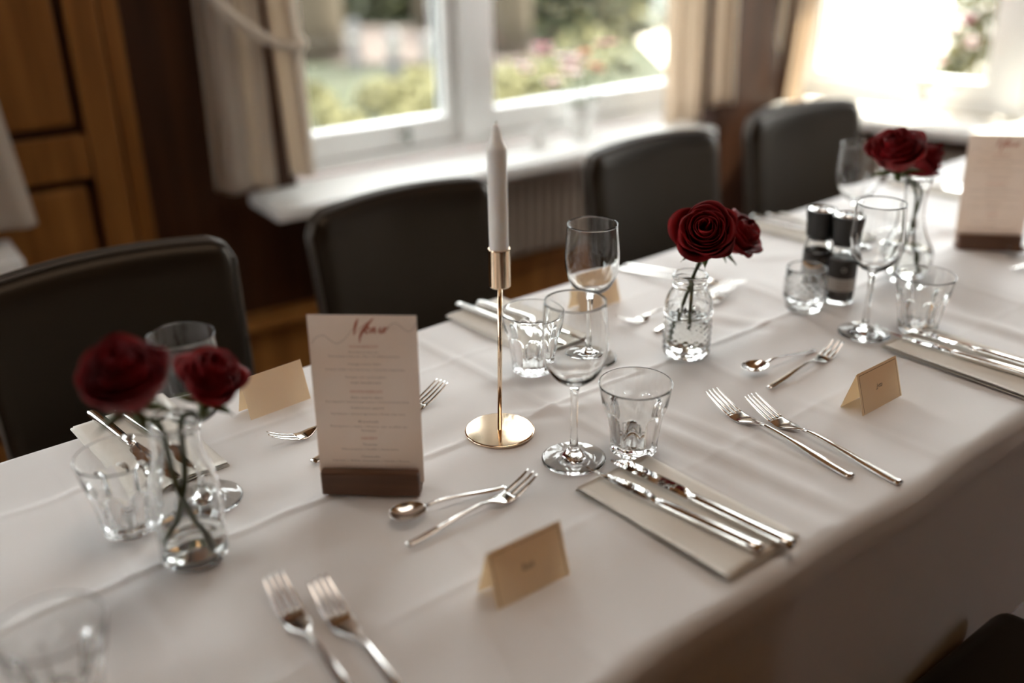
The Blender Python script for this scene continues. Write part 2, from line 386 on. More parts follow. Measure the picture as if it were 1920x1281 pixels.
drape('drape', W1, (-1.25, -.70), (-.95, -.545), .10, .022, 2.9, .69, 2.37, c, 8, hem=.006)
c = thing('curtain', 'beige curtain at the left of the sunlit end window', 'curtain')
drape('drape', W2, (.07, .14), (-.12, -.02), .115, .014, 1.7, .66, 2.37, c, 11, hem=.003)
drape('drape', W2, (.17, .26), (.035, .085), .115, .012, 1.3, .66, 2.37, c, 12, hem=.003)
def rope(pts, lab, rad=.0125):
    P_ = catmull(pts, 30)
    o = tube('tieback_cord', P_, rad, 'rope', None, 18, 1, twist=lambda th, i: 1+.38*abs(sin(1.0*th+i*.50))-.2)
    return tag(o, lab, 'cord')
rope([W1.p(-.13, .17, 1.32), W1.p(-.10, .065, 1.22), W1.p(-.06, .048, 1.145), W1.p(.0, .045, 1.09), W1.p(.06, .05, 1.052), W1.p(.10, .058, 1.038), W1.p(.145, .085, 1.036), W1.p(.165, .15, 1.045)],
     'twisted cream cord slung round the beige curtain left of the window')

# ------------------------------------------------------------------ table and cloth
TY0, TY1, TX0, TX1, TZ = .470, 1.236, -.40, 2.62, .75
tb = thing('dining_table', 'long dining table hidden under the white tablecloths', 'table', (0, 0, 0))
box('table_top', ((TX0+TX1)/2, (TY0+TY1)/2, .725), (TX1-TX0-.03, TY1-TY0-.03, .035), 'legwood', tb, .004)
for x in (TX0+.08, 1.02, 1.18, TX1-.08):
    for y in (TY0+.10, TY1-.20): box('leg', (x, y, .353), (.05, .05, .706), 'legwood', tb, .003)
def ridge(d, w): return math.exp(-(d/w)**2)
def top_h(x, y):
    "height of the cloth above its mean: pressed fold lines and soft creases"
    h = 0.0
    d = y-(.885+.006*sin(x*3.1)); h += .0030*ridge(d, .006)+.0030*ridge(d+.03, .03)-.0022*ridge(d-.03, .025)
    for fy, a in ((.66, .0010), (1.10, .0012)):
        d = y-(fy+.008*sin(x*2.3+fy*9)); h += a*ridge(d, .006)+a*.8*ridge(d+.026, .024)-a*.6*ridge(d-.03, .026)
    for fx, a in ((-.05, .0016), (.22, .0016), (.50, .0010), (.765, .0020), (1.04, .0012), (1.31, .0022), (1.58, .0012), (1.86, .0020)):
        d = x-(fx+.012*sin(y*4+fx*7)); h += a*ridge(d, .007)+a*.9*ridge(d-.03, .028)-a*.7*ridge(d+.035, .03)
    h += .0013*sin(x*9+y*5+1.3)*sin(y*11-x*3)*.6+.0008*sin(x*23-y*17)*sin(x*5+2)
    # pulled wrinkles right of the napkin and by the wine glass
    for (x0, y0, x1, y1, a, w) in ((.83, .86, .86, .50, .0032, .013), (.87, .84, .905, .56, .0018, .010), (.76, 1.0, .93, .90, .0030, .012), (.70, .93, .80, .86, .0024, .010),
                                   (1.16, 1.0, 1.22, .86, .0022, .014), (1.46, .75, 1.47, .5, .0028, .014), (1.42, 1.1, 1.62, .98, .0018, .016), (.10, 1.12, .17, .70, .0016, .03),
                                   (.42, .93, .30, .80, .0018, .016), (1.55, 1.0, 1.95, .93, .0022, .014)):
        dx, dy = x1-x0, y1-y0; l2 = dx*dx+dy*dy; t = ((x-x0)*dx+(y-y0)*dy)/l2
        e = smooth01((t+.15)/.3)*smooth01((1.15-t)/.3); d = ((x-x0)*dy-(y-y0)*dx)/sqrt(l2)
        h += a*ridge(d, w)*e-a*.5*ridge(d-2*w, w)*e
    e = min(y-TY0, TY1-y); 
    return h*smooth01(e/.03)
def zc(x, y, r=.0):
    "resting height on the cloth under a footprint of radius r"
    hs = [top_h(x, y)]+[top_h(x+r*cos(a), y+r*sin(a)) for a in (0, .8, 1.6, 2.4, 3.1, 3.9, 4.7, 5.5)] if r else [top_h(x, y)]
    return TZ+max(hs)+.0004
def cloth(name, x0, x1, drop, lab, lift=0, inset=0, seed=3, hemfun=None, flare=.02):
    rnd = random.Random(seed)
    rad = .020; ys = []      # profile parameter list: (kind, value)
    prof = []
    nh = 34
    for i in range(nh): prof.append(('n', 1-i/nh))
    for i in range(8): prof.append(('nr', i/8))
    n = 190
    for i in range(n+1): prof.append(('t', i/n))
    for i in range(1, 8): prof.append(('fr', i/8))
    for i in range(nh+1): prof.append(('f', i/nh))
    xs = np.linspace(x0, x1, int((x1-x0)/.0065)); v = []
    ph = [rnd.uniform(0, 6) for _ in range(8)]
    for x in xs:
        fold = lambda d: .22*(.010*sin(x*7.5+ph[0])+.006*sin(x*17+ph[1]+d*2)+.004*sin(x*29+ph[2]))*min(d*4, 1)
        ex = min(1, (x-x0)/.02, (x1-x)/.02)
        wob = .0025*sin(x*11+ph[3])+.002*sin(x*24+ph[4])
        hy = drop+(hemfun(x) if hemfun else 0)
        for k, s in prof:
            if k == 't': y = TY0+inset+rad+(TY1-TY0-2*inset-2*rad)*s; z = TZ+top_h(x, y)
            elif k == 'nr': a = (1-s)*pi/2; y = TY0+inset+rad-rad*sin(a)+wob*sin(a)*-1; z = TZ-rad+rad*cos(a)+.0*wob
            elif k == 'fr': a = s*pi/2; y = TY1-inset-rad+rad*sin(a)+wob*sin(a); z = TZ-rad+rad*cos(a)
            elif k == 'n': d = s*hy; y = TY0+inset-wob-fold(d)-flare*d-.006*ridge(d-.012, .01); z = TZ-rad-d
            else: d = s*.20; y = TY1-inset+wob+fold(d)+flare*d; z = TZ-rad-d
            v.append((x, y, z+lift))
    m_ = len(prof); f = [(i*m_+j, (i+1)*m_+j, (i+1)*m_+j+1, i*m_+j+1) for i in range(len(xs)-1) for j in range(m_-1)]
    o = pydata(name, v, f, 'cloth'); return tag(o, lab, 'tablecloth')
cl = cloth('tablecloth', TX0-.01, TX1+.01, .235, 'white tablecloth over the table top, draped over its near edge', hemfun=lambda x: .20*smooth01((1.21-x)/.09)-.10*smooth01((x-1.20)/.12), flare=-.004)
# a longer under-cloth shows below the hem beyond the near chair
v = []; f = []; nx, nz = 90, 30
for i in range(nx+1):
    x = .95+1.60*i/nx
    for j in range(nz+1):
        d = j/nz; v.append((x, TY0+.0125-.002*d-.002*sin(x*13+1)*d, .71-.33*d+.02*sin(x*4)*d))
for i in range(nx):
    for j in range(nz): q = i*(nz+1)+j; f.append((q, q+nz+1, q+nz+2, q+1))
tag(pydata('under_cloth', v, f, 'cloth'), 'pale under-cloth hanging below the tablecloth hem at the lower right', 'tablecloth')

# ------------------------------------------------------------------ chairs
def chair(lab, loc, rz, group='brown leatherette dining chairs'):
    "origin on the floor under the middle of the back; the seat points to -y"
    t = thing('dining_chair', lab, 'chair', loc, rz, group)
    bm = bmesh.new(); add_box(bm, (0, -.225, .415), (.425, .43, .085), .03, 4); frombm('seat', bm, 'leather', t, True)
    # backrest: curved, rounded upper corners, padded
    w, z0, z1, th = .205, .40, .865, .052; nx, nz = 28, 26; v = []; f = []
    def P_(a, b, side):
        x = a*w; zt = z1-.010*a*a-(.035*max(0, (abs(a)-.86)/.14)**2.2)
        z = z0+(zt-z0)*b; lean = .045*(b)**1.3; cur = .028*a*a
        e = min(1, max(0, (1-abs(a))/.10))**.5*min(1, max(.0, (1-b)/.07))**.5*min(1, b/.05+.2)
        y = lean-cur+(.5*th*(.35+.65*e))*(1 if side else -1)
        return (x*(1-.05*(1-b)), y, z)
    for side in (0, 1):
        for j in range(nz+1):
            for i in range(nx+1): v.append(P_(-1+2*i/nx, j/nz, side))
    o1 = (nx+1)*(nz+1)
    for side in (0, 1):
        for j in range(nz):
            for i in range(nx):
                q = side*o1+j*(nx+1)+i; fc = (q, q+1, q+nx+2, q+nx+1); f.append(fc if side == 0 else fc[::-1])
    for j in range(nz):
        for i_ in (0, nx):
            q = j*(nx+1)+i_; fc = (q, q+nx+1, q+nx+1+o1, q+o1); f.append(fc if i_ == 0 else fc[::-1])
    for i in range(nx):
        for j_ in (0, nz):
            q = j_*(nx+1)+i; fc = (q, q+1, q+1+o1, q+o1); f.append(fc[::-1] if j_ == 0 else fc)
    pydata('backrest', v, f, 'leather', t)
    pp = [P_(-1, b, 0) for b in np.linspace(.1, 1, 12)]+[P_(a, 1, 0) for a in np.linspace(-.93, .93, 20)]+[P_(1, b, 0) for b in np.linspace(1, .1, 12)]
    tube('piping', pp, .0035, 'leatherpipe', t, 8, 1)
    pp = [P_(-1, b, 1) for b in np.linspace(.1, 1, 12)]+[P_(a, 1, 1) for a in np.linspace(-.93, .93, 20)]+[P_(1, b, 1) for b in np.linspace(1, .1, 12)]
    tube('piping', pp, .0035, 'leatherpipe', t, 8, 1)
    for sx in (-1, 1):
        for y in (-.40, -.02): 
            bm = bmesh.new(); add_box(bm, (sx*.185, y, .186), (.034, .034, .372), .004); frombm('leg', bm, 'legwood', t)
    return t
ch = chair('brown leatherette chair behind the pair of roses at the left end', (.425, 1.545, 0), R(-3))
dup(ch, (.985, 1.545, 0), R(0), 'brown leatherette chair directly behind the tall candle')
dup(ch, (1.648, 1.53, 0), R(-1), 'brown leatherette chair behind the single bottle of roses in the middle')
dup(ch, (2.205, 1.53, 0), R(-6), 'brown leatherette chair in the corner between the two windows')
dup(ch, (1.026, .020, 0), R(180), 'dark chair on the near side, only its seat corner in the lower right')

# ------------------------------------------------------------------ glassware
def wine_glass(lab, xy, first=[]):
    loc = (xy[0], xy[1], zc(xy[0], xy[1], .037))
    if first: return dup(first[0], loc, 0, lab)
    t = thing('wine_glass', lab, 'glass', loc, 0, 'empty wine glasses on the table')
    pr = [(0, .0006), (.02, .0006), (.037, 0), (.0386, .0013), (.0375, .0027), (.028, .0045), (.014, .0085), (.0068, .0155), (.0046, .028), (.0041, .05), (.0042, .075), (.0050, .092), (.0085, .1005),
          (.018, .1062), (.028, .1155), (.0345, .1290), (.0380, .146), (.0384, .160), (.0372, .180), (.0354, .2040), (.0351, .2050), (.0347, .2050), (.0344, .2040),
          (.0362, .180), (.0374, .160), (.0370, .147), (.0336, .1305), (.027, .1180), (.017, .1095), (.007, .1060), (0, .1055)]
    lathe('bowl', pr, 'glass', t, 72, 3)
    first.append(t); return t
wine_glass('wine glass at front centre, between the gold candlestick and the water tumbler', (.705, .772))
wine_glass('wine glass behind the gold candlestick, tallest against the dark chair back', (.914, .967))
wine_glass('wine glass in front of the salt and pepper grinders', (1.290, .758))
wine_glass('wine glass hidden behind the two large roses at the left', (.328, .976))
wine_glass('wine glass behind the pair of roses at the far right', (1.585, .985))
def tumbler(lab, xy, rz=0, first=[]):
    loc = (xy[0], xy[1], zc(xy[0], xy[1], .028))
    if first: return dup(first[0], loc, rz, lab)
    t = thing('water_tumbler', lab, 'glass', loc, rz, 'faceted water tumblers on the table')
    nF = 9
    def mod(r, z, a, i):
        if i > .58: return r
        c_ = (cos(pi/nF)/cos(((a) % (2*pi/nF))-pi/nF))**1.5
        arch = .0600-.008*abs(cos(nF*a/2))**3*1; k = smooth01((arch-z)/.0035)*smooth01((z-.0005)/.004)
        return r*(1-(1-c_)*k-.0*k)-.0006*k
    pr = [(0, .0012), (.020, .0012), (.0270, .0), (.0292, .0016), (.0298, .006), (.0308, .015), (.0322, .026), (.0338, .037), (.0358, .048), (.0376, .056), (.0388, .0605), (.0396, .064), (.0408, .071), (.0424, .080), (.0440, .0888), (.0441, .0898), (.0434, .0902), (.0428, .0896),
          (.0410, .080), (.0388, .070), (.0366, .061), (.0338, .050), (.0312, .036), (.0292, .022), (.0270, .013), (.018, .0095), (0, .0090)]
    lathe('tumbler_body', pr, 'glass', t, 144, 2, mod)
    first.append(t); return t
tumbler('water tumbler at front centre, right beside the front wine glass', (.774, .740))
tumbler('water tumbler just behind the candlestick rod, beside crossed knives', (.822, .989), .2)
tumbler('water tumbler at right, behind the pair of long knives', (1.361, .712), .1)
tumbler('water tumbler at left, beside the bottle of large roses', (.241, .979), .3)
tumbler('blurred water tumbler cut by the lower left corner', (.105, .742), .15)

def bottle_vase():      # tall plain bottle, left
    p = (.273, .878); t = thing('bottle_vase', 'plain clear bottle vase at left holding two large red roses', 'vase', (p[0], p[1], zc(*p, .032)))
    lathe('bottle', [(0, .0035), (.018, .003), (.029, 0), (.0325, .002), (.0342, .008), (.0345, .03), (.0345, .07), (.0338, .088), (.030, .105), (.0262, .118), (.0240, .132), (.0238, .148), (.0258, .1535), (.0262, .157), (.0250, .1590), (.0235, .1578),
                     (.0218, .150), (.0218, .133), (.0240, .118), (.0278, .104), (.0315, .088), (.0322, .07), (.0322, .03), (.0318, .014), (.029, .0085), (.015, .0075), (0, .0075)], 'glass', t, 64, 3)
    lathe('water', [(0, .0077), (.015, .0077), (.0288, .0088), (.0316, .0142), (.0320, .03), (.0319, .0395), (.031, .040), (0, .040)], 'water', t, 48)
    return t
def milk_vase():        # small embossed bottle
    p = (1.027, .883); t = thing('bottle_vase', 'small embossed milk bottle in the middle holding the sharp red rose', 'vase', (p[0], p[1], zc(*p, .032)))
    def mod(r, z, a, i):
        if i > .62: return r
        d = 0
        if .004 < z < .060: d += .0014*(abs(sin(7*a+z*330))*abs(sin(7*a-z*330)))*smooth01((z-.004)/.004)*smooth01((.060-z)/.004)
        if .062 < z < .074: d += .0020*sin(pi*(z-.062)/.012)
        if .075 < z < .088: d += .0010*sin(24*a)*sin(pi*(z-.075)/.013)
        return r+d
    out = [(0, .003), (.018, .003), (.030, 0), (.0330, .002), (.0338, .006)]+[(.0338, z) for z in np.arange(.008, .080, .002)]+[(.0332, .083), (.0315, .089), (.0280, .096), (.0250, .101), (.0238, .104), (.0236, .106), (.0254, .108), (.0256, .1100), (.0240, .112), (.0240, .1145), (.0256, .1165), (.0258, .1200), (.0248, .1230), (.0230, .1235), (.0216, .1220)]
    inn = [(.0212, .112), (.0218, .103), (.0255, .097), (.0295, .088), (.0314, .078), (.0316, .05), (.0316, .02), (.030, .010), (.02, .0075), (0, .007)]
    lathe('bottle', out+inn, 'glass', t, 112, 1, mod)
    lathe('water', [(0, .0075), (.02, .0078), (.0296, .0105), (.0312, .02), (.0312, .0555), (.0302, .0563), (0, .0563)], 'water', t, 48)
    return t
def bulb_vase():
    p = (1.545, .848); t = thing('bulb_vase', 'round-bellied clear vase at far right holding a pair of roses', 'vase', (p[0], p[1], zc(*p, .026)))
    lathe('bottle', [(0, .003), (.016, .003), (.025, 0), (.0275, .002), (.033, .010), (.0395, .022), (.0425, .036), (.0410, .050), (.0350, .066), (.0265, .084), (.0200, .104), (.0175, .125), (.0178, .146), (.0200, .163), (.0232, .176), (.0238, .1785), (.0228, .1795), (.0215, .1780),
                     (.0182, .163), (.0160, .146), (.0157, .125), (.0180, .104), (.0243, .084), (.0328, .066), (.0388, .050), (.0402, .036), (.0373, .023), (.031, .012), (.020, .008), (0, .007)], 'glass', t, 64, 2,
          lambda r, z, a, i: r+(.0012*abs(sin(5*a+z*60)) if (z < .06 and i < .6) else 0))
    lathe('water', [(0, .0072), (.020, .0083), (.0308, .0124), (.0370, .0235), (.0399, .036), (.0385, .050), (.0365, .0545), (0, .0545)], 'water', t, 48)
    return t
V1, V2, V3 = bottle_vase(), milk_vase(), bulb_vase()
p = (1.299, .877); t = thing('votive_glass', 'small cut-glass votive in front of the salt grinder', 'glass', (p[0], p[1], zc(*p, .028)))
def vm(r, z, a, i):
    if i > .6: return r
    return r+(.0018*max(abs(sin(8*a+z*300)), abs(sin(8*a-z*300)))**3*smooth01((z-.016)/.003)*smooth01((.064-z)/.003) if z > .01 else 0)
lathe('votive_body', [(0, .0015), (.018, .0015), (.0265, 0), (.0280, .002), (.0284, .008), (.0305, .014), (.0318, .018)]+[(.0320, z) for z in np.arange(.020, .067, .0015)]+[(.0318, .0685), (.0305, .0692), (.0296, .068), (.0290, .05), (.0285, .030), (.0262, .020), (.016, .0165), (0, .016)], 'glass', t, 128, 1, vm)

# ------------------------------------------------------------------ candlestick
p = (.677, .881); t = thing('candle_holder', 'slim gold candlestick with a flat round foot', 'candle holder', (p[0], p[1], zc(*p, .042)))
TILT = Euler((0, R(.9), R(-38)))
t.rotation_euler = (0, 0, 0)
lathe('foot', [(0, 0), (.0430, 0), (.0443, .0008), (.0445, .0020), (.0437, .0029), (.0420, .0031), (0, .0032)], 'gold', t, 96)
rodt = Vector((.0035, -.0028, .197))
tube('stem', [(0, 0, .003), tuple(rodt)], .0028, 'gold', t, 20, 2)
cup = lathe('cup', [(0, .0), (.0118, 0), (.0127, .0008), (.0128, .002), (.0128, .0462), (.0130, .0475), (.0122, .0480), (.0118, .0470), (.0117, .006), (0, .006)], 'gold', t, 64)
cup.location = rodt
cd = thing('candle', 'unlit off-white dinner candle standing in the gold candlestick', 'candle', tuple(t.location+rodt+Vector((0, 0, .0065))))
lathe('candle_body', [(0, 0), (.0110, 0), (.0112, .002), (.0115, .06), (.0114, .155), (.0115, .1580), (.0108, .1610), (.0088, .1650), (.0072, .1690), (.0060, .1745), (.0049, .180), (.0038, .184), (.0028, .1860), (0, .1863)], 'wax', cd, 56, 1)
tube('wick', [(0, 0, .186), (.0006, 0, .188), (.0003, 0, .1895)], .0011, 'wick', cd, 8, 2)

# ------------------------------------------------------------------ lettering
def text_mesh(s, width, height, shear=0):
    cu = bpy.data.curves.new('t', 'FONT'); cu.body = s; cu.size = 1; cu.align_x = 'CENTER'; cu.align_y = 'CENTER'; cu.shear = shear; cu.resolution_u = 2
    o = bpy.data.objects.new('t', cu); COL.objects.link(o); bpy.context.view_layer.update()
    me = bpy.data.meshes.new_from_object(o.evaluated_get(bpy.context.evaluated_depsgraph_get())); bpy.data.objects.remove(o)
    co = np.array([v.co[:] for v in me.vertices]); lo, hi = co.min(0), co.max(0)
    for v in me.vertices:
        x = (v.co.x-(lo[0]+hi[0])/2)/(hi[0]-lo[0])*width; z = (v.co.y-(lo[1]+hi[1])/2)/(hi[1]-lo[1])*height
        v.co = (x, 0, z)
    return me
def ribbon(name, strokes, m, parent, y):
    v = []; f = []
    for pts, w0, w1 in strokes:
        P_ = catmull([(a, b) for a, b in pts], 6); n = len(P_); b0 = len(v)
        for i, q in enumerate(P_):
            tt = P_[min(i+1, n-1)]-P_[max(i-1, 0)]; tt /= np.linalg.norm(tt)+1e-9; nn = np.array((-tt[1], tt[0]))
            w = w0+(w1-w0)*sin(pi*i/(n-1)); a = q+nn*w/2; b = q-nn*w/2
            v += [(a[0], y, a[1]), (b[0], y, b[1])]
        for i in range(n-1): k = b0+2*i; f.append((k, k+1, k+3, k+2))
    return pydata(name, v, f, m, parent, False)
CW, CH = .1195, .200
def cx(px): return (px-434)/732*CW
def czz(py): return CH*(1-(py-62)/1040.)
def menu(lab_card, lab_stand, xy, rz, first=[]):
    z = zc(xy[0], xy[1], .03)
    if first:
        dup(first[1], (xy[0], xy[1], z), rz, lab_stand); c_ = dup(first[0], (xy[0], xy[1], z+.0115), rz, lab_card); c_.rotation_euler = (R(-4), 0, rz); return
    st = thing('menu_stand', lab_stand, 'menu stand', (xy[0], xy[1], z), rz, 'walnut menu stands')
    bm = bmesh.new()      # block with a slot
    add_box(bm, (0, -.0085, .0150), (.112, .0125, .030), .0022, 3); add_box(bm, (0, .0085, .0150), (.112, .0125, .030), .0022, 3); add_box(bm, (0, 0, .0052), (.112, .010, .0104), 0)
    frombm('block', bm, 'walnut', st)
    c_ = thing('menu_card', lab_card, 'menu', (xy[0], xy[1], z+.0115), rz, 'printed menu cards'); c_.rotation_euler = (R(-4), 0, rz)
    box('card', (0, 0, CH/2), (CW, .0007, CH), 'card', c_)
    Y = -.00046
    q = lambda L_: [(cx(a), czz(b)) for a, b in L_]
    ribbon('title_script', [(q([(412, 82), (398, 105), (385, 140), (374, 182)]), .0006, .0032), (q([(374, 182), (420, 140), (465, 110), (505, 88)]), .0004, .0006),
        (q([(515, 78), (490, 100), (455, 135), (430, 165), (415, 195), (412, 228)]), .0006, .0034),
        (q([(452, 166), (474, 150), (480, 134), (464, 138), (453, 158), (462, 172), (484, 158)]), .0006, .0018), (q([(484, 172), (497, 140), (492, 162), (510, 138), (520, 142), (511, 168), (530, 156)]), .0006, .0022),
        (q([(540, 160), (558, 134), (550, 160), (564, 164), (586, 134), (578, 162), (592, 160)]), .0006, .0022), (q([(575, 162), (596, 140), (608, 132)]), .0005, .0016)], 'inkred', c_, Y)
    ribbon('flourish', [(q([(86, 236), (110, 205), (140, 188), (175, 186), (212, 212), (255, 232), (300, 214), (340, 176), (374, 140)]), .0004, .0005),
        (q([(600, 146), (625, 118), (658, 108), (690, 124), (722, 150), (755, 154), (780, 132), (797, 105)]), .0004, .0005)], 'inkgrey', c_, Y)
    T = [('VOORGERECHT', 250, 200, 1), ('Rundercarpaccio', 285, 200, 0), ('Parmezaan | Rucola | Pijn | Truffelmayonaise', 311, 480, 0), ('Huisgerookte Zalm', 358, 225, 0),
         ('Crème | Dille | Komkommer | Gepofte kappertjes', 392, 540, 0), ('Soepje van pomodori', 438, 275, 0), ('met basilicum', 470, 205, 0), ('HOOFDGERECHT', 526, 222, 1),
         ('Zalm beurre blanc', 563, 222, 0), ('Aardappel | Seizoensgroente | Citroenmayonaise', 592, 575, 0), ('Kalfsribeye gegrild', 630, 225, 0), ('Aardappel | Seizoensgroente | Rode wijn saus', 668, 515, 0),
         ('Ravioli', 715, 135, 0), ('Pompoen | Salie | Room van truffel en', 748, 530, 0), ('Parmezaan', 772, 100, 0), ('DESSERT', 822, 112, 1), ('Tiramisu', 862, 100, 0), ('Mascarpone | Koffie | Amaretto', 895, 395, 0),
         ('Cheesecake', 940, 130, 0), ('Citroen | Witte chocolade | Vanille | Room', 970, 540, 0)]
    for s_, yy, ww, hd in T:
        me = text_mesh(s_, ww/732*CW, .0030 if hd else .0028)
        o = link_mesh('text_line', me, 'inkred' if hd else 'inkgrey', c_, False); o.location = (0, Y, czz(yy))
    first += [c_, st]
menu('menu card between the front left roses and the candlestick', 'walnut block holding the front menu card', (.481, .867), R(-42.5))
menu('menu card at the far right edge, behind the bulb vase', 'dark walnut block holding the far right menu card', (1.802, .834), R(-48))

def place_card(lab, x, y, rz, name, front=True, w=.090, h=.056, d=.034):
    t = thing('place_card', lab, 'place card', (x, y, zc(x, y, .02)), rz, 'folded cream place cards')
    hh = sqrt(h*h-(d/2)**2); th = .0005
    v = [(-w/2, -d/2, 0), (w/2, -d/2, 0), (w/2, 0, hh), (-w/2, 0, hh), (w/2, d/2, 0), (-w/2, d/2, 0)]
    vi = [(a, b*(1-.06), c*(1-.0)-.0005*(c > 0)) for a, b, c in v]
    f = [(0, 1, 2, 3), (3, 2, 4, 5), (9, 8, 7, 6), (11, 10, 8, 9), (0, 3, 9, 6), (3, 5, 11, 9), (1, 7, 8, 2), (2, 8, 10, 4), (0, 6, 7, 1), (5, 4, 10, 11)]
    pydata('card', v+vi, f, 'cream', t, False)
    ang = math.atan2(d/2, hh)
    if front:
        pr_ = bpy.data.objects.new('printed_border', None)
        # border line and name lie on the sloping front face
        def onface(a, b): return (a, -d/2+(d/2)*b/h-.0004*cos(ang), hh*b/h+.0002)
        q = []; i_ = .0035; lw = .0007
        rects = [(-w/2+i_, w/2-i_, h-i_-lw, h-i_), (-w/2+i_, -w/2+i_+lw, .0015, h-i_), (w/2-i_-lw, w/2-i_, .0015, h-i_)]
        vv = []; ff = []
        for a0, a1, b0, b1 in rects:
            k = len(vv); vv += [onface(a0, b0), onface(a1, b0), onface(a1, b1), onface(a0, b1)]; ff.append((k, k+1, k+2, k+3))
        pydata('border_line', vv, ff, 'creamline', t, False)
        me = text_mesh(name, .0145, .0075, .45)
        for vtx in me.vertices: vtx.co = onface(vtx.co.x-.002, vtx.co.z+h*.50)
        link_mesh('name_writing', me, 'ink', t, False)
    return t
place_card('cream place card at front centre, below the spoon and small fork', .507, .626, R(-2), 'Rosie', h=.058)
place_card('cream place card at right with a thin border and a short name', 1.103, .624, R(0), 'Jytta')
place_card('blank-backed place card behind the menu card at left', .492, 1.135, R(183), '', False)
place_card('place card half hidden behind the back wine glass', 1.060, 1.115, R(180), '', False)

# ------------------------------------------------------------------ cutlery (origin mid length, tip towards +y)
def fork(name, lab, Ln, tines, loc, rz, group, hw=.0122, headw=.025, first={}):
    key = name
    if key in first: return dup(first[key], loc, rz, lab, group)
    t = thing(name, lab, 'fork', loc, rz, group); h = Ln/2
    zp = lambda s: (.0017+.0060*smooth01(s/.55) if s < .55 else .0077-.0055*smooth01((s-.55)/.19) if s < .74 else .0022+.0155*((s-.74)/.26)**1.6)
    v, f = [], []; st = []
    for s in np.linspace(0, .60, 26):
        w = hw*(.92 if s < .01 else 1)*(1-.52*smooth01((s-.10)/.42)); st.append((0, -h+s*Ln, zp(s), w, .0026 if s < .3 else .0030))
    sweep(v, f, st); pydata('handle', v, f, 'steel', t)
    v, f = [], []; st = []
    for s in np.linspace(.60, .80, 18):
        w = hw*.5+(headw-hw*.5)*smooth01((s-.60)/.13); st.append((0, -h+s*Ln, zp(s)-.0016*smooth01((s-.66)/.08), w, .0024-.0008*smooth01((s-.62)/.1)))
    sweep(v, f, st)
    tw = headw/(tines+.62*(tines-1)); gap = .62*tw
    for k in range(tines):
        x = -headw/2+tw/2+k*(tw+gap); st = []
        for s in np.linspace(.795, 1.0, 12):
            q = (s-.795)/.205; st.append((x*(1-.06*q), -h+s*Ln-.0015*abs(k-(tines-1)/2)*q, zp(s)-.0016*(1-q), tw*(1-.55*q**2), .0016*(1-.3*q)))
        sweep(v, f, st)
    pydata('head', v, f, 'steel', t); first[key] = t; return t
def spoon(lab, Ln, loc, rz, group='dessert cutlery', first=[]):
    if first: return dup(first[0], loc, rz, lab, group)
    t = thing('teaspoon', lab, 'spoon', loc, rz, group); h = Ln/2; v, f = [], []; st = []
    zp = lambda s: (.0016+.0085*smooth01(s/.6) if s < .6 else .0101-.002*smooth01((s-.6)/.1))
    for s in np.linspace(0, .70, 24): st.append((0, -h+s*Ln, zp(s), .0088*(1-.55*smooth01((s-.1)/.5)), .0026))
    sweep(v, f, st); pydata('handle', v, f, 'steel', t)
    v, f = [], []; n, m_ = 18, 14; bl = .30*Ln; yc = -h+.85*Ln
    for side in (0, 1):
        for i in range(n+1):
            a = -1+2*i/n; wd = .0155*sqrt(max(0, 1-a*a))*(1+.12*a)+.0012
            for j in range(m_+1):
                b = -1+2*j/m_; r2 = min(1, a*a+b*b*(1-a*a)); z = .0092-.0066*(1-r2)-(.0011 if side else 0)+.0006
                v.append((b*wd, yc+a*bl/2, z))
    o1 = (n+1)*(m_+1)
    for side in (0, 1):
        for i in range(n):
            for j in range(m_):
                q = side*o1+i*(m_+1)+j; fc = (q, q+1, q+m_+2, q+m_+1); f.append(fc if side == 0 else fc[::-1])
    for i in range(n):
        for j_ in (0, m_): q = i*(m_+1)+j_; fc = (q, q+m_+1, q+m_+1+o1, q+o1); f.append(fc)
    for j in range(m_):
        for i_ in (0, n): q = i_*(m_+1)+j; f.append((q, q+1, q+1+o1, q+o1))
    pydata('bowl', v, f, 'steel', t); first.append(t); return t
def knife(name, lab, kind, loc, rz, group='knives on the folded napkins', first={}):
    if kind in first: return dup(first[kind], loc, rz, lab, group)
    t = thing(name, lab, 'knife', loc, rz, group); Ln = .242; h = Ln/2
    v, f = [], []; st = []
    for s in np.linspace(0, 1, 18):
        q = s; w = .0145*(1-.25*q); th = .0095*(1-.30*q)
        if s == 0: w *= .8; th *= .75
        st.append((0, -h+.128*s, .0046, w, th))
    st.append((0, -h+.131, .0042, .0075, .005))
    sweep(v, f, st); pydata('handle', v, f, 'steel', t)
    # blade, flat on its side
    n = 30; v, f = [], []
    for i in range(n+1):
        q = i/n; y = -h+.128+.114*q
        if kind == 'table': e1 = .0118*smooth01(q/.18)+.0040*(1-smooth01(q/.18)); e0 = -.0072; tip = sqrt(max(0, 1-max(0, (q-.80)/.20)**2.2)); xa = e0+(e1-e0)*.15*(1-tip); xb = e1*tip+xa*(1-tip)
        else:
            e1 = .0108*smooth01(q/.22)+.0038*(1-smooth01(q/.22))+.0005*abs(sin(q*30)); e0 = -.0060+.005*q*q; tip = (1-max(0, (q-.35)/.65)**1.7); xa = e0+.006*max(0, q-.5); xb = xa+(e1-xa)*tip
        xb = max(xb, xa+.0004); mid = .55*xa+.45*xb
        v += [(xa, y, .0052), (mid, y, .0060), (xb, y, .0046), (mid, y, .0040)]
    for i in range(n):
        for k in range(4): k2 = (k+1) % 4; f.append((4*i+k, 4*i+4+k, 4*i+4+k2, 4*i+k2))
    f.append((3, 2, 1, 0)); f.append((4*n, 4*n+1, 4*n+2, 4*n+3))
    o = pydata('blade', v, f, 'blade', t, False)
    first[kind] = t; return t
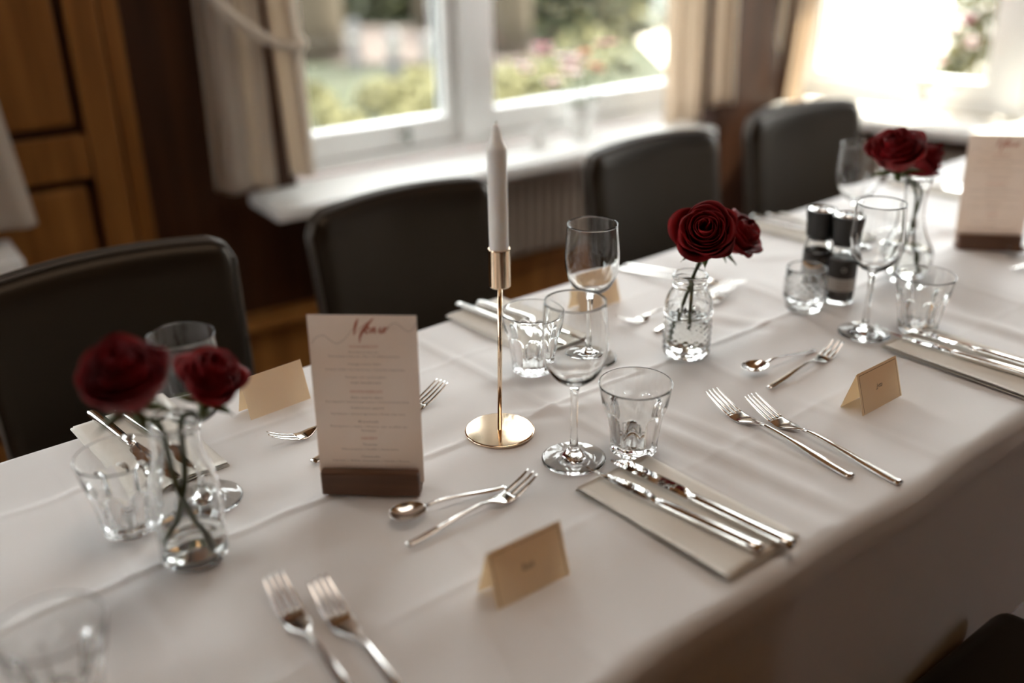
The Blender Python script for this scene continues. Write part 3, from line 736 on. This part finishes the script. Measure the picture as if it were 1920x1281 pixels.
def mid(a, b, dz=0, r=.02):
    "mid point and heading from handle end a to tip b on the cloth"
    x, y = (a[0]+b[0])/2, (a[1]+b[1])/2
    hs = [top_h(a[0]+(b[0]-a[0])*k/10, a[1]+(b[1]-a[1])*k/10) for k in range(11)]
    return (x, y, TZ+max(hs)+.0006+dz), math.atan2(b[1]-a[1], b[0]-a[0])-pi/2
def put(fn, *args, a=None, b=None, dz=0, **k):
    l, rz = mid(a, b, dz); return fn(*args, l, rz, **k)
def pf(lab, a, b, dz=0): l, rz = mid(a, b, dz); return fork('dinner_fork', lab, .236, 4, l, rz, 'large dinner forks')
def df(lab, a, b, dz=0): l, rz = mid(a, b, dz); return fork('dessert_fork', lab, .178, 3, l, rz, 'dessert cutlery', .0085, .0215)
def sp(lab, a, b, dz=0): l, rz = mid(a, b, dz); return spoon(lab, .142, l, rz)
# near side, centre-right setting
pf('left dinner fork of the sharp pair at right centre', (.920, .530), (.943, .766))
pf('right dinner fork of the sharp pair at right centre', (.950, .487), (.970, .722))
# near side, front setting
pf('blurred left dinner fork at the bottom edge', (.290, .545), (.312, .780))
pf('blurred right dinner fork at the bottom edge', (.325, .512), (.343, .748))
sp('teaspoon in front of the walnut block of the front menu', (.600, .773), (.461, .798))
df('small fork beside the teaspoon in front of the menu block', (.452, .751), (.629, .757))
sp('teaspoon beside the small fork at right, above the bordered place card', (1.178, .769), (1.040, .784))
df('small fork at right, above the bordered place card', (1.030, .735), (1.207, .747))
# far side settings
df('small fork whose tines show left of the front menu card', (.612, 1.030), (.436, 1.037))
pf('fork whose tines show right of the front menu card', (.457, .968), (.690, 1.020))
df('small fork showing left of the embossed milk bottle', (1.200, 1.010), (1.024, 1.020))
pf('fork passing behind the embossed milk bottle', (1.050, .966), (1.283, 1.010))
pf('dinner fork lying behind the milk bottle at the far table edge', (1.212, 1.213), (1.262, .982))
pf('dinner fork at the far edge, its handle end left of the sharp rose', (1.238, 1.218), (1.300, .992))
df('blurred small fork right of the bulb vase', (1.82, 1.00), (1.645, 1.02))
df('blurred second small fork right of the bulb vase', (1.66, .965), (1.83, .985))
sp('spoon cut by the right edge beside the far menu', (1.93, .765), (1.79, .785))
df('small dark fork cut by the right edge', (1.72, .748), (1.896, .700))

def napkin(lab, xy, rz, w=.117, l=.222, first=[]):
    loc = (xy[0], xy[1], zc(xy[0], xy[1], .05)-.0004)
    if first: return dup(first[0], loc, rz, lab, 'folded paper napkins')
    t = thing('napkin', lab, 'napkin', loc, rz, 'folded paper napkins')
    for k, (dx, dw, z) in enumerate(((0, 0, .0012), (.001, -.003, .0032), (-.001, -.005, .0050))):
        nx, ny = 16, 24; v = []; f = []
        for s in (0, 1):
            for j in range(ny+1):
                for i in range(nx+1):
                    x = (-.5+i/nx)*(w+dw)+dx; y = (-.5+j/ny)*(l+dw)
                    e = min(i, nx-i, j, ny-j); v.append((x, y, z+(.0009 if s else -.0008)*(1 if e else .3)+.0003*sin(x*60+k)*sin(y*35)))
        o1 = (nx+1)*(ny+1)
        for s in (0, 1):
            for j in range(ny):
                for i in range(nx): q = s*o1+j*(nx+1)+i; fc = (q, q+1, q+nx+2, q+nx+1); f.append(fc if s else fc[::-1])
        for j in range(ny):
            for i_ in (0, nx): q = j*(nx+1)+i_; f.append((q, q+nx+1, q+nx+1+o1, q+o1))
        for i in range(nx):
            for j_ in (0, ny): q = j_*(nx+1)+i; f.append((q, q+1, q+1+o1, q+o1))
        pydata('fold', v, f, 'napkin', t)
    first.append(t); return t
NZ = .0066
def setting(nl, k1, k2, xy, rz, flip=False):
    napkin(nl, xy, rz)
    c_, s_ = cos(rz), sin(rz)
    for (kn, kind, lab, dx, dy, dr) in (('steak_knife', 'steak', k1, -.016, .014, R(6)), ('table_knife', 'table', k2, .018, -.003, R(4))):
        x = xy[0]+dx*c_-dy*s_; y = xy[1]+dx*s_+dy*c_
        knife(kn, lab, kind, (x, y, zc(xy[0], xy[1], .05)+NZ), rz+dr)
setting('folded napkin under the two sharp knives at front centre', 'pointed knife on the front centre napkin, nearer the place card', 'round-tipped knife on the front centre napkin', (.7165, .6065), R(1))
setting('folded napkin under two knives at the right edge', 'pointed knife at right, its tip by the wine glass foot', 'round-tipped knife at the right edge, below the tumbler', (1.318, .600), R(-1))
setting('folded napkin on the left end, under the big rose heads', 'knife handle on the napkin behind the left roses', 'second knife handle on the napkin behind the left roses', (.318, 1.138), R(181))
setting('folded napkin at the far edge behind the candlestick rod', 'knife handle left of the candlestick rod on its napkin', 'knife handle partly behind the candlestick rod on its napkin', (.905, 1.125), R(181))
setting('folded napkin at the far edge left of the grinders', 'blurred knife handle left of the salt grinder', 'second blurred knife handle left of the salt grinder', (1.635, 1.105), R(181))
setting('folded napkin at the far right, behind the bulb vase', 'blurred knife behind the bulb vase', 'second blurred knife behind the bulb vase', (2.12, 1.10), R(182))

# ------------------------------------------------------------------ grinders
def grinder(name, lab, xy, fill, rz):
    t = thing(name, lab, 'grinder', (xy[0], xy[1], zc(*xy, .022)), rz, 'spice grinders')
    lathe('jar', [(0, .002), (.015, .002), (.0205, 0), (.0225, .002), (.0230, .006), (.0230, .085), (.0222, .095), (.0195, .104), (.0190, .110), (.0170, .110), (.0172, .103), (.0200, .094), (.0212, .084), (.0212, .008), (.019, .005), (0, .005)], 'glass', t, 56)
    if fill == 'salt': lathe('spice', [(0, .0056), (.019, .0056), (.0209, .0086), (.0209, .070), (.012, .074), (0, .075)], 'salt', t, 40)
    else: lathe('spice', [(0, .0056), (.019, .0056), (.0209, .0086), (.0209, .080), (.012, .082), (0, .083)], 'pepper', t, 40)
    def band(nm, z0, z1, m, r=.0233):
        lathe(nm, [(0, z0), (r-.0001, z0), (r, z0+.0003), (r, z1-.0003), (r-.0001, z1), (0, z1)], m, t, 56) if False else ring(nm, z0, z1, m, r)
    def ring(nm, z0, z1, m, r):
        v = []; f = []; n = 56
        for k in range(n):
            a = 2*pi*k/n
            for rr, zz in ((r, z0), (r, z1), (r-.00018, z1), (r-.00018, z0)): v.append((rr*cos(a), rr*sin(a), zz))
        for k in range(n):
            k2 = (k+1) % n
            for j in range(4): j2 = (j+1) % 4; f.append((4*k+j, 4*k2+j, 4*k2+j2, 4*k+j2))
        pydata(nm, v, f, m, t, False)
    if fill == 'salt':
        ring('label', .058, .084, 'labeldark', .0233); ring('label_line', .0555, .058, 'labelgold', .0234)
        em = (.0105, -.004, .071)
    else:
        ring('label', .050, .082, 'labeldark', .0233); ring('lower_label', .026, .049, 'labelwhite', .0233); em = (.0, .004, .066)
        bm = bmesh.new()
        for zz in (.044, .039, .034, .030): add_box(bm, (0, -.0234, zz), (.020, .0002, .0010))
        frombm('small_print', bm, 'inkgrey', t)
    vv = []     # small round pale mark printed on the dark label
    for k in range(20):
        a = 2*pi*k/20
        for q_ in (.0042, .0030): x_ = em[0]+q_*cos(a); vv.append((x_, -sqrt(.0235**2-x_**2), em[2]+q_*sin(a)))
    pydata('emblem', vv, [(2*k, 2*k+1, (2*k+3) % 40, (2*k+2) % 40) for k in range(20)], 'labelwhite', t, False)
    def rib(r, z, a, i): return r*(1+.012*(sin(36*a) > 0)) if i < .62 and r > .018 else r
    lathe('grinder_cap', [(0, .1095), (.0205, .1095), (.0218, .111), (.0218, .118), (.0222, .135), (.0236, .147), (.0246, .153), (.0246, .157), (.0236, .1590), (.0222, .1590), (.0212, .1560), (0, .1560)], 'blackplastic', t, 144, 1, rib)
    lathe('chrome_ring', [(0, .1560), (.0208, .1562), (.0212, .1580), (.0200, .1588), (.0185, .1570), (.0120, .1565), (.0100, .1595), (.0088, .1600), (.0080, .1580), (0, .1575)], 'steel', t, 56)
    lathe('cap_button', [(0, .1576), (.0072, .1576), (.0074, .1592), (.006, .160), (0, .1602)], 'blackplastic', t, 32)
    return t
grinder('salt_grinder', 'salt grinder with black cap and dark band, left of the pepper', (1.365, .905), 'salt', R(-52)).scale = (1, 1, .93)
grinder('pepper_grinder', 'dark pepper grinder with pale lower label behind the wine glass', (1.368, .858), 'pepper', R(-50)).scale = (1, 1, .92)

# ------------------------------------------------------------------ roses
def petal_mesh(o, k, size, rnd, op=1.0):
    "one petal of openness o (0 bud .. 1 outermost)"
    ns, nt_ = 16, 14; v = []; f = []
    Rr = size*(.045+.30*o**.85)*rnd.uniform(.93, 1.07); H = size*(.86-.20*o)*rnd.uniform(.93, 1.07); hw = R(125-70*o)
    sk = rnd.uniform(-.3, .3)*o; fl = op*size*.20*o**1.6*rnd.uniform(.6, 1.3); curl = op*size*.20*o**1.5*rnd.uniform(.5, 1.5); p1 = rnd.uniform(0, 6)
    pt = rnd.uniform(.0, .05)*o
    for j in range(nt_+1):
        t = j/nt_
        for i in range(ns+1):
            s = -1+2*i/ns; tt = t*(1-.20*abs(s)**2.4-.02*sin(4*s+p1)+pt*max(0, 1-abs(s)*3))
            wdt = (.25+.75*smooth01(tt/.5))*(1-.16*smooth01((tt-.65)/.35))
            r = size*.03+Rr*min(1, sin(min(1, tt*1.35)*pi/2))**.75*(1-.22*(1-o)*smooth01((tt-.4)/.6))+fl*tt**4+size*.018*s*(1-o*.4)+size*.016*o*sin(5*s+p1)*tt**2
            r -= size*.05*o*s*s*tt
            z = H*tt**1.05-curl*tt**7*(.7+.6*abs(s))+size*.014*sin(4*s+p1)*tt*o
            a = s*hw*wdt+sk*tt
            v.append((r*cos(a), r*sin(a), z))
    for j in range(nt_):
        for i in range(ns): q = j*(ns+1)+i; f.append((q, q+1, q+ns+2, q+ns+1))
    return v, f
def rose(lab, bloom, axis, size, foot, bend, seed, npet=26, op=1.0, sr=.0027):
    rnd = random.Random(seed); foot = Vector(foot); bloom = Vector(bloom)
    ax = Vector(axis).normalized(); t = thing('red_rose', lab, 'rose', tuple(foot), 0, 'red roses in bottles')
    Q = ax.to_track_quat('Z', 'Y').to_matrix()
    base = bloom-ax*size*.42-foot          # calyx, in local coordinates
    ga = 2.399
    for k in range(npet):
        o = (k/(npet-1))**.85; v, f = petal_mesh(o, k, size, rnd, op)
        rz = Matrix.Rotation(k*ga+rnd.uniform(-.2, .2), 3, 'Z'); tl = Matrix.Rotation(rnd.uniform(-.05, .05), 3, 'X')
        v2 = [Q @ (tl @ (rz @ Vector(p)))+base for p in v]
        ob = pydata('petal', v2, f, 'petal', t); md = ob.modifiers.new('th', 'SOLIDIFY'); md.thickness = .0007; md.offset = 0
    lc = lathe('calyx', [(0, -.010*size/.09), (.004, -.009), (.008, -.004), (.0095, .001), (.008, .004), (0, .006)], 'sepal', t, 20, 2)
    lc.matrix_local = Matrix.Translation(base) @ Q.to_4x4()
    for k in range(5):
        a0 = 2*pi*k/5+rnd.uniform(-.3, .3); v = []; f = []; n = 10; Ls = size*rnd.uniform(.38, .5); dn = rnd.uniform(.3, 1.5)
        for i in range(n+1):
            q = i/n; w = .0068*(sin(pi*min(1, q*1.0+.12))**.8)*(1-q)**.35+.0003
            r = .006+Ls*q*.85; z = -.002-Ls*.30*dn*q*q+.01*q
            for sgn in (-1, 0, 1):
                p_ = Vector((r, sgn*w, z+(.0015 if sgn == 0 else 0))); p_ = Matrix.Rotation(a0, 3, 'Z') @ p_; v.append(Q @ p_+base)
        for i in range(n):
            for j in (0, 1): b_ = 3*i+j; f.append((b_, b_+3, b_+4, b_+1))
        ob = pydata('sepal', v, f, 'sepal', t); md = ob.modifiers.new('th', 'SOLIDIFY'); md.thickness = .0006
    end = base-Q @ Vector((0, 0, .008)); bendp = [Vector(b)-foot for b in bend]
    tube('stem', [(0, 0, 0)]+[tuple(b) for b in bendp]+[tuple(end-Q @ Vector((0, 0, .012))), tuple(end+Q @ Vector((0, 0, .006)))], lambda q: sr*(1-.18*q), 'stem', t, 10, 6)
    return t
camv = lambda p: (Vector((0, 0, CZ))-Vector(p)).normalized()
UP = Vector((0, 0, 1)); RT = rgt.copy()
z1, z2, z3 = V1.location.z, V2.location.z, V3.location.z
b = aty(232, 712, .845); rose('left and larger of the two roses in the plain bottle at left', b, camv(b)*.55+UP*.75-RT*.10, .090, (.285, .868, z1+.011), [(.268, .884, z1+.085), (.262, .882, z1+.155)], 12, 30, .6, .0034)
b = aty(394, 712, .868); rose('right rose of the pair in the plain bottle at left', b, camv(b)*.30+UP*.8+RT*.25, .072, (.254, .893, z1+.011), [(.276, .882, z1+.085), (.283, .880, z1+.155)], 2, 30, .8, .0034)
b = aty(1322, 438, .862); rose('sharp full red rose in the embossed milk bottle, facing the camera', b, camv(b)*.95+UP*.42-RT*.02, .094, (1.008, .8975, z2+.011), [(1.019, .889, z2+.07), (1.029, .880, z2+.118)], 3, 32)
b = aty(1384, 442, .885); rose('second rose half hidden behind the sharp rose in the milk bottle', b, camv(b)*.45+UP*.5+RT*.75, .076, (1.024, .878, z2+.040), [(1.028, .880, z2+.08), (1.034, .882, z2+.122)], 4)
b = aty(1680, 284, .845); rose('left rose of the far pair in the bulb vase', b, camv(b)*.45+UP*.85-RT*.15, .092, (1.557, .836, z3+.012), [(1.550, .846, z3+.09), (1.545, .851, z3+.16)], 15, 28, .8)
b = aty(1730, 300, .855); rose('right rose of the far pair in the bulb vase', b, camv(b)*.30+UP*.5+RT*.65, .080, (1.534, .858, z3+.012), [(1.542, .848, z3+.09), (1.551, .844, z3+.16)], 6)

# ------------------------------------------------------------------ pots and flowers on the sills
def pot(name, lab, F, u, v, r0_, r1_, h, m='whitepot', prof=None):
    t = thing(name, lab, 'pot' if 'pot' in name else 'cup', tuple(F.p(u, v, .6505)))
    lathe('vessel', prof or [(0, 0), (r0_*.9, 0), (r0_, .003), ((r0_+r1_)/2*1.05, h*.5), (r1_, h-.002), (r1_*.98, h), (r1_*.9, h-.002), (r1_*.85, h*.5), (r0_*.8, .008), (0, .008)], m, t, 40, 2)
    return t
pot('flower_pot', 'white round pot on the sill behind the candle tip', W1, 1.115, .185, .032, .046, .10)
pot('tealight_cup', 'small white cup on the sill left of the round pot', W1, .935, .16, .024, .026, .062)
pot('flower_pot', 'white pot on the end window sill', W2, .50, .17, .03, .04, .08)
def leafy(name, lab, cat, c, rad, n, size, mats, seed=0, group=None, flat=1.0, kind=None, stems=None, lower=-1):
    "crown of many small leaves; mats = list of (material, share)"
    rnd = np.random.RandomState(seed); t = thing(name, lab, cat, tuple(c), 0, group)
    parts = []
    for m, sh, pn in mats:
        k = int(n*sh); d = rnd.normal(size=(k, 3)); d /= np.linalg.norm(d, axis=1)[:, None]; rr = rnd.uniform(.35, 1, k)**.5
        lump = 1+.22*np.sin(d[:, 0]*5+seed)*np.sin(d[:, 1]*6+d[:, 2]*4+seed)
        p_ = d*(rr*lump)[:, None]*np.array(rad); p_ = p_[p_[:, 2] > lower*rad[2]]; k = len(p_)
        a = rnd.normal(size=(k, 3)); a /= np.linalg.norm(a, axis=1)[:, None]; b_ = np.cross(a, rnd.normal(size=(k, 3))); b_ /= np.linalg.norm(b_, axis=1)[:, None]
        sz = size*rnd.uniform(.6, 1.3, k)[:, None]
        v = np.stack([p_-a*sz, p_-b_*sz*.5+np.cross(a, b_)*sz*.15, p_+a*sz, p_+b_*sz*.5+np.cross(a, b_)*sz*.15], 1).reshape(-1, 3)
        f = [(4*i, 4*i+1, 4*i+2, 4*i+3) for i in range(k)]
        o = pydata(pn, v, f, m, t, False); o['kind'] = 'stuff'
    return t
def flower(t, p, q, m, r=.016, seed=0):
    rnd = random.Random(seed); v = []; f = []
    for k in range(7):
        a = 2*pi*k/7; c_ = Vector((cos(a), sin(a), .3)); s_ = Vector((-sin(a), cos(a), 0)); b = len(v)
        v += [Vector(p), Vector(p)+c_*r*.6+s_*r*.35, Vector(p)+c_*r*1.1+Vector((0, 0, r*.1)), Vector(p)+c_*r*.6-s_*r*.35]; f.append((b, b+1, b+2, b+3))
    pydata('blossom', v, f, m, t, False)
def bouquet(lab, F, u, v, z0, items, seed, leafn=14, sp_=.10, ht=.25):
    base = F.p(u, v, z0); t = thing('flower_bunch', lab, 'flowers', tuple(base)); rnd = random.Random(seed)
    for i, (du, dz, m, r) in enumerate(items):
        e = F.u*du+F.v*rnd.uniform(-.03, .03)+Vector((0, 0, dz))
        tube('stem', [(0, 0, -.04), tuple(e*.5+Vector((0, 0, .02))), tuple(e)], .0016, 'leafpot', t, 6, 3)
        for k in range(3): flower(t, e+Vector((rnd.uniform(-.4, .4)*r, rnd.uniform(-.4, .4)*r, rnd.uniform(-.5, .5)*r)), 0, m, r, i)
    for k in range(leafn):
        d = F.u*rnd.uniform(-sp_, sp_)+F.v*rnd.uniform(-.04, .04)+Vector((0, 0, rnd.uniform(.03, ht))); n = Vector((rnd.uniform(-1, 1), rnd.uniform(-1, 1), rnd.uniform(-.5, 1))).normalized(); s_ = n.cross(Vector((0, 0, 1))).normalized()
        l = .03; pydata('leaf', [d, d+n*l*.5+s_*l*.28, d+n*l, d+n*l*.5-s_*l*.28], [(0, 1, 2, 3)], 'leafpot', t, False)
    return t
bouquet('bunch of pink and cream flowers standing in the white pot by the glass', W1, 1.115, .185, .715,
        [(-.15, .22, 'pink', .034), (-.21, .17, 'palepink', .03), (-.06, .17, 'palepink', .044), (-.03, .12, 'palepink', .032), (.02, .19, 'orange', .028), (.09, .22, 'pink', .032), (.05, .15, 'orange', .026), (-.12, .11, 'palepink', .028), (-.12, .33, 'leaflime', .03), (.14, .31, 'leaflime', .034), (.0, .34, 'leaflime', .034), (.20, .24, 'leaflime', .04), (.17, .13, 'leaflime', .04)], 4, 44, .18, .34)
bouquet('pink and white blossoms in the white pot at the end window', W2, .50, .17, .715,
        [(-.10, .20, 'palepink', .034), (-.02, .24, 'palepink', .034), (.05, .23, 'palepink', .036), (.11, .25, 'pink', .032), (-.04, .14, 'palepink', .03), (.03, .13, 'pink', .028), (-.09, .10, 'palepink', .026), (.13, .18, 'palepink', .026)], 9, 30, .15, .28)

# ------------------------------------------------------------------ outside
GZ = -.2
def ground(name, poly, z, m, kind='structure'):
    v = [(x, y, z) for x, y in poly]+[(x, y, z-.08) for x, y in poly]; n = len(poly)
    f = [tuple(range(n)), tuple(range(2*n-1, n-1, -1))]+[(i, i+n, (i+1) % n+n, (i+1) % n) for i in range(n)]
    o = pydata(name, v, f, m, None, False); o['kind'] = kind; return o
ground('ground_lawn', [(-30, 2.9), (4.2, 2.55), (30, 2.55), (60, 60), (-30, 60)], GZ, 'grass')
ground('ground_terrace', [(3.55, 2.75), (3.9, 0), (5.6, -6), (40, -6), (40, 9.5), (14, 10.2), (8.6, 8.4), (5.2, 4.0)], GZ+.02, 'gravel')  # pale ground put in to keep the end window's view bright
ground('ground_road', [tuple(at(520, 118, GZ))[:2], tuple(at(905, 125, GZ))[:2], tuple(at(1010, 115, GZ))[:2], tuple(at(1010, 50, GZ))[:2], tuple(at(905, 58, GZ))[:2], tuple(at(610, 48, GZ))[:2], tuple(at(560, 60, GZ))[:2]], GZ+.02, 'road')
def bollard(lab, px, py, h=.46):
    p = at(px, py, GZ); t = thing('bollard', lab, 'bollard', (p.x, p.y, GZ+.01), 0, 'white roadside bollards')
    lathe('post', [(0, 0), (.062, 0), (.064, .01), (.064, h-.10), (.062, h-.04), (.045, h-.008), (0, h)], 'bollard', t, 24)
    lathe('collar', [(0, h-.19), (.067, h-.19), (.067, h-.15), (0, h-.15)], 'greyhouse', t, 24)
bollard('left white bollard on the grass by the road', 668, 128); bollard('middle white bollard on the grass by the road', 741, 150); bollard('right white bollard beside the window frame', 806, 150, .42)
def tree(lab, px, py, r, h, crown, seed, n=5000, crz=8.0):
    p = at(px, py, GZ); t = leafy('tree', lab, 'tree', (p.x, p.y, GZ), (crown, crown, crown*.75), n, .13, [('leafdark', .7, 'foliage'), ('leafmid', .3, 'light_foliage')], seed, 'garden trees')
    for c_ in t.children: c_.location = (0, 0, crz+crown*.5)
    tube('trunk', [(0, 0, -.05), (.03, .02, h*.4), (0, .05, h)], lambda q: r*(1.15-.4*q), 'bark', t, 14, 5)
tree('thick tree trunk at the left of the garden view', 590, 112, .30, 8.8, 1.0, 21)
tree('thin tree behind the candle in the garden', 958, 105, .20, 8.8, 1.0, 22)
tree('slim tree beside the window frame in the garden', 800, 60, .13, 8.8, .9, 23)
def bush(lab, px, py, rad, z, seed, n, mats, size=.09, grp='dark hedge bushes behind the road', name='bush'):
    p = at(px, py, GZ); return leafy(name, lab, 'bush', (p.x, p.y, GZ+z), rad, n, size, mats, seed, grp)
DK = [('leafdark', .75, 'foliage'), ('leafmid', .25, 'light_foliage')]
hd = leafy('hedge', 'long dark hedge beyond the road, seen through the left panes', 'hedge', tuple(at(700, 34, GZ)+Vector((0, 0, .9))), (3.4, .8, 1.5), 9000, .11, DK, 31)
hd.rotation_euler = (0, 0, YAW-pi/2)
bh = leafy('bush', 'dark bush beyond the lawn, seen right of the candle tip', 'bush', tuple(at(1065, 66, GZ)+Vector((0, 0, .7))), (1.25, .7, 1.2), 3500, .10, DK, 35)
bh.rotation_euler = (0, 0, YAW-pi/2)
SH = ['lime shrub outside, low at the left jamb beside the curtain', 'lime shrub outside, lowest and nearest in the left pane corner', 'small lime shrub outside, just right of the lowest one',
 'lime shrub outside in the middle of the left pane', 'lime shrub outside, second right of the pane middle', 'lime shrub outside, third right of the pane middle', 'tallest lime shrub outside by the right side of the left pane', 'lime shrub outside against the left pane gasket',
 'low lime shrub outside in front of the row in the left pane', 'lime shrub outside just right of the thick mullion', 'lime shrub outside behind the candle tip', 'lime shrub outside right of the candle tip', 'front lime shrub outside left of the candle tip',
 'front lime shrub outside right of the candle tip', 'big lime bush outside behind the pink flowers', 'biggest lime bush outside at the right end of the long window']
LM = [('leaflime', .8, 'flower_heads'), ('leafmid', .2, 'foliage')]
for i, (px, py, r, h) in enumerate(((598, 205, .12, .35), (625, 232, .12, .22), (655, 240, .12, .18), (700, 190, .16, .28), (735, 200, .18, .34), (765, 195, .16, .30), (800, 180, .20, .42), (825, 205, .18, .34),
                                   (770, 230, .16, .22), (935, 170, .26, .34), (975, 165, .26, .34), (1010, 160, .24, .34), (950, 200, .22, .22), (990, 205, .22, .2), (1100, 120, .4, .5), (1130, 60, .5, .9))):
    p = at(px, py+12, GZ)
    leafy('flowering_shrub', SH[i], 'shrub', (p.x, p.y, GZ+h*.32), (r, r, h*.45), 260, .04, LM, 60+i, 'lime flowering shrubs outside the window')
# white wall put in beyond the end window so its view blows out
bm = bmesh.new(); add_box(bm, (9.5, 1.5, .55), (.2, 9, 1.5)); tag(frombm('bright_backdrop_wall', bm, 'whitewall'), 'white wall added as a bright backdrop outside the end window', 'wall')
p = W2.p(.25, 2.2, 0)
leafy('potted_tree', 'grey green shrub outside the right part of the end window', 'shrub', (p.x, p.y, .45), (.24, .24, .62), 1100, .045, [('leafmid', .6, 'foliage'), ('leaflime', .4, 'light_foliage')], 90)
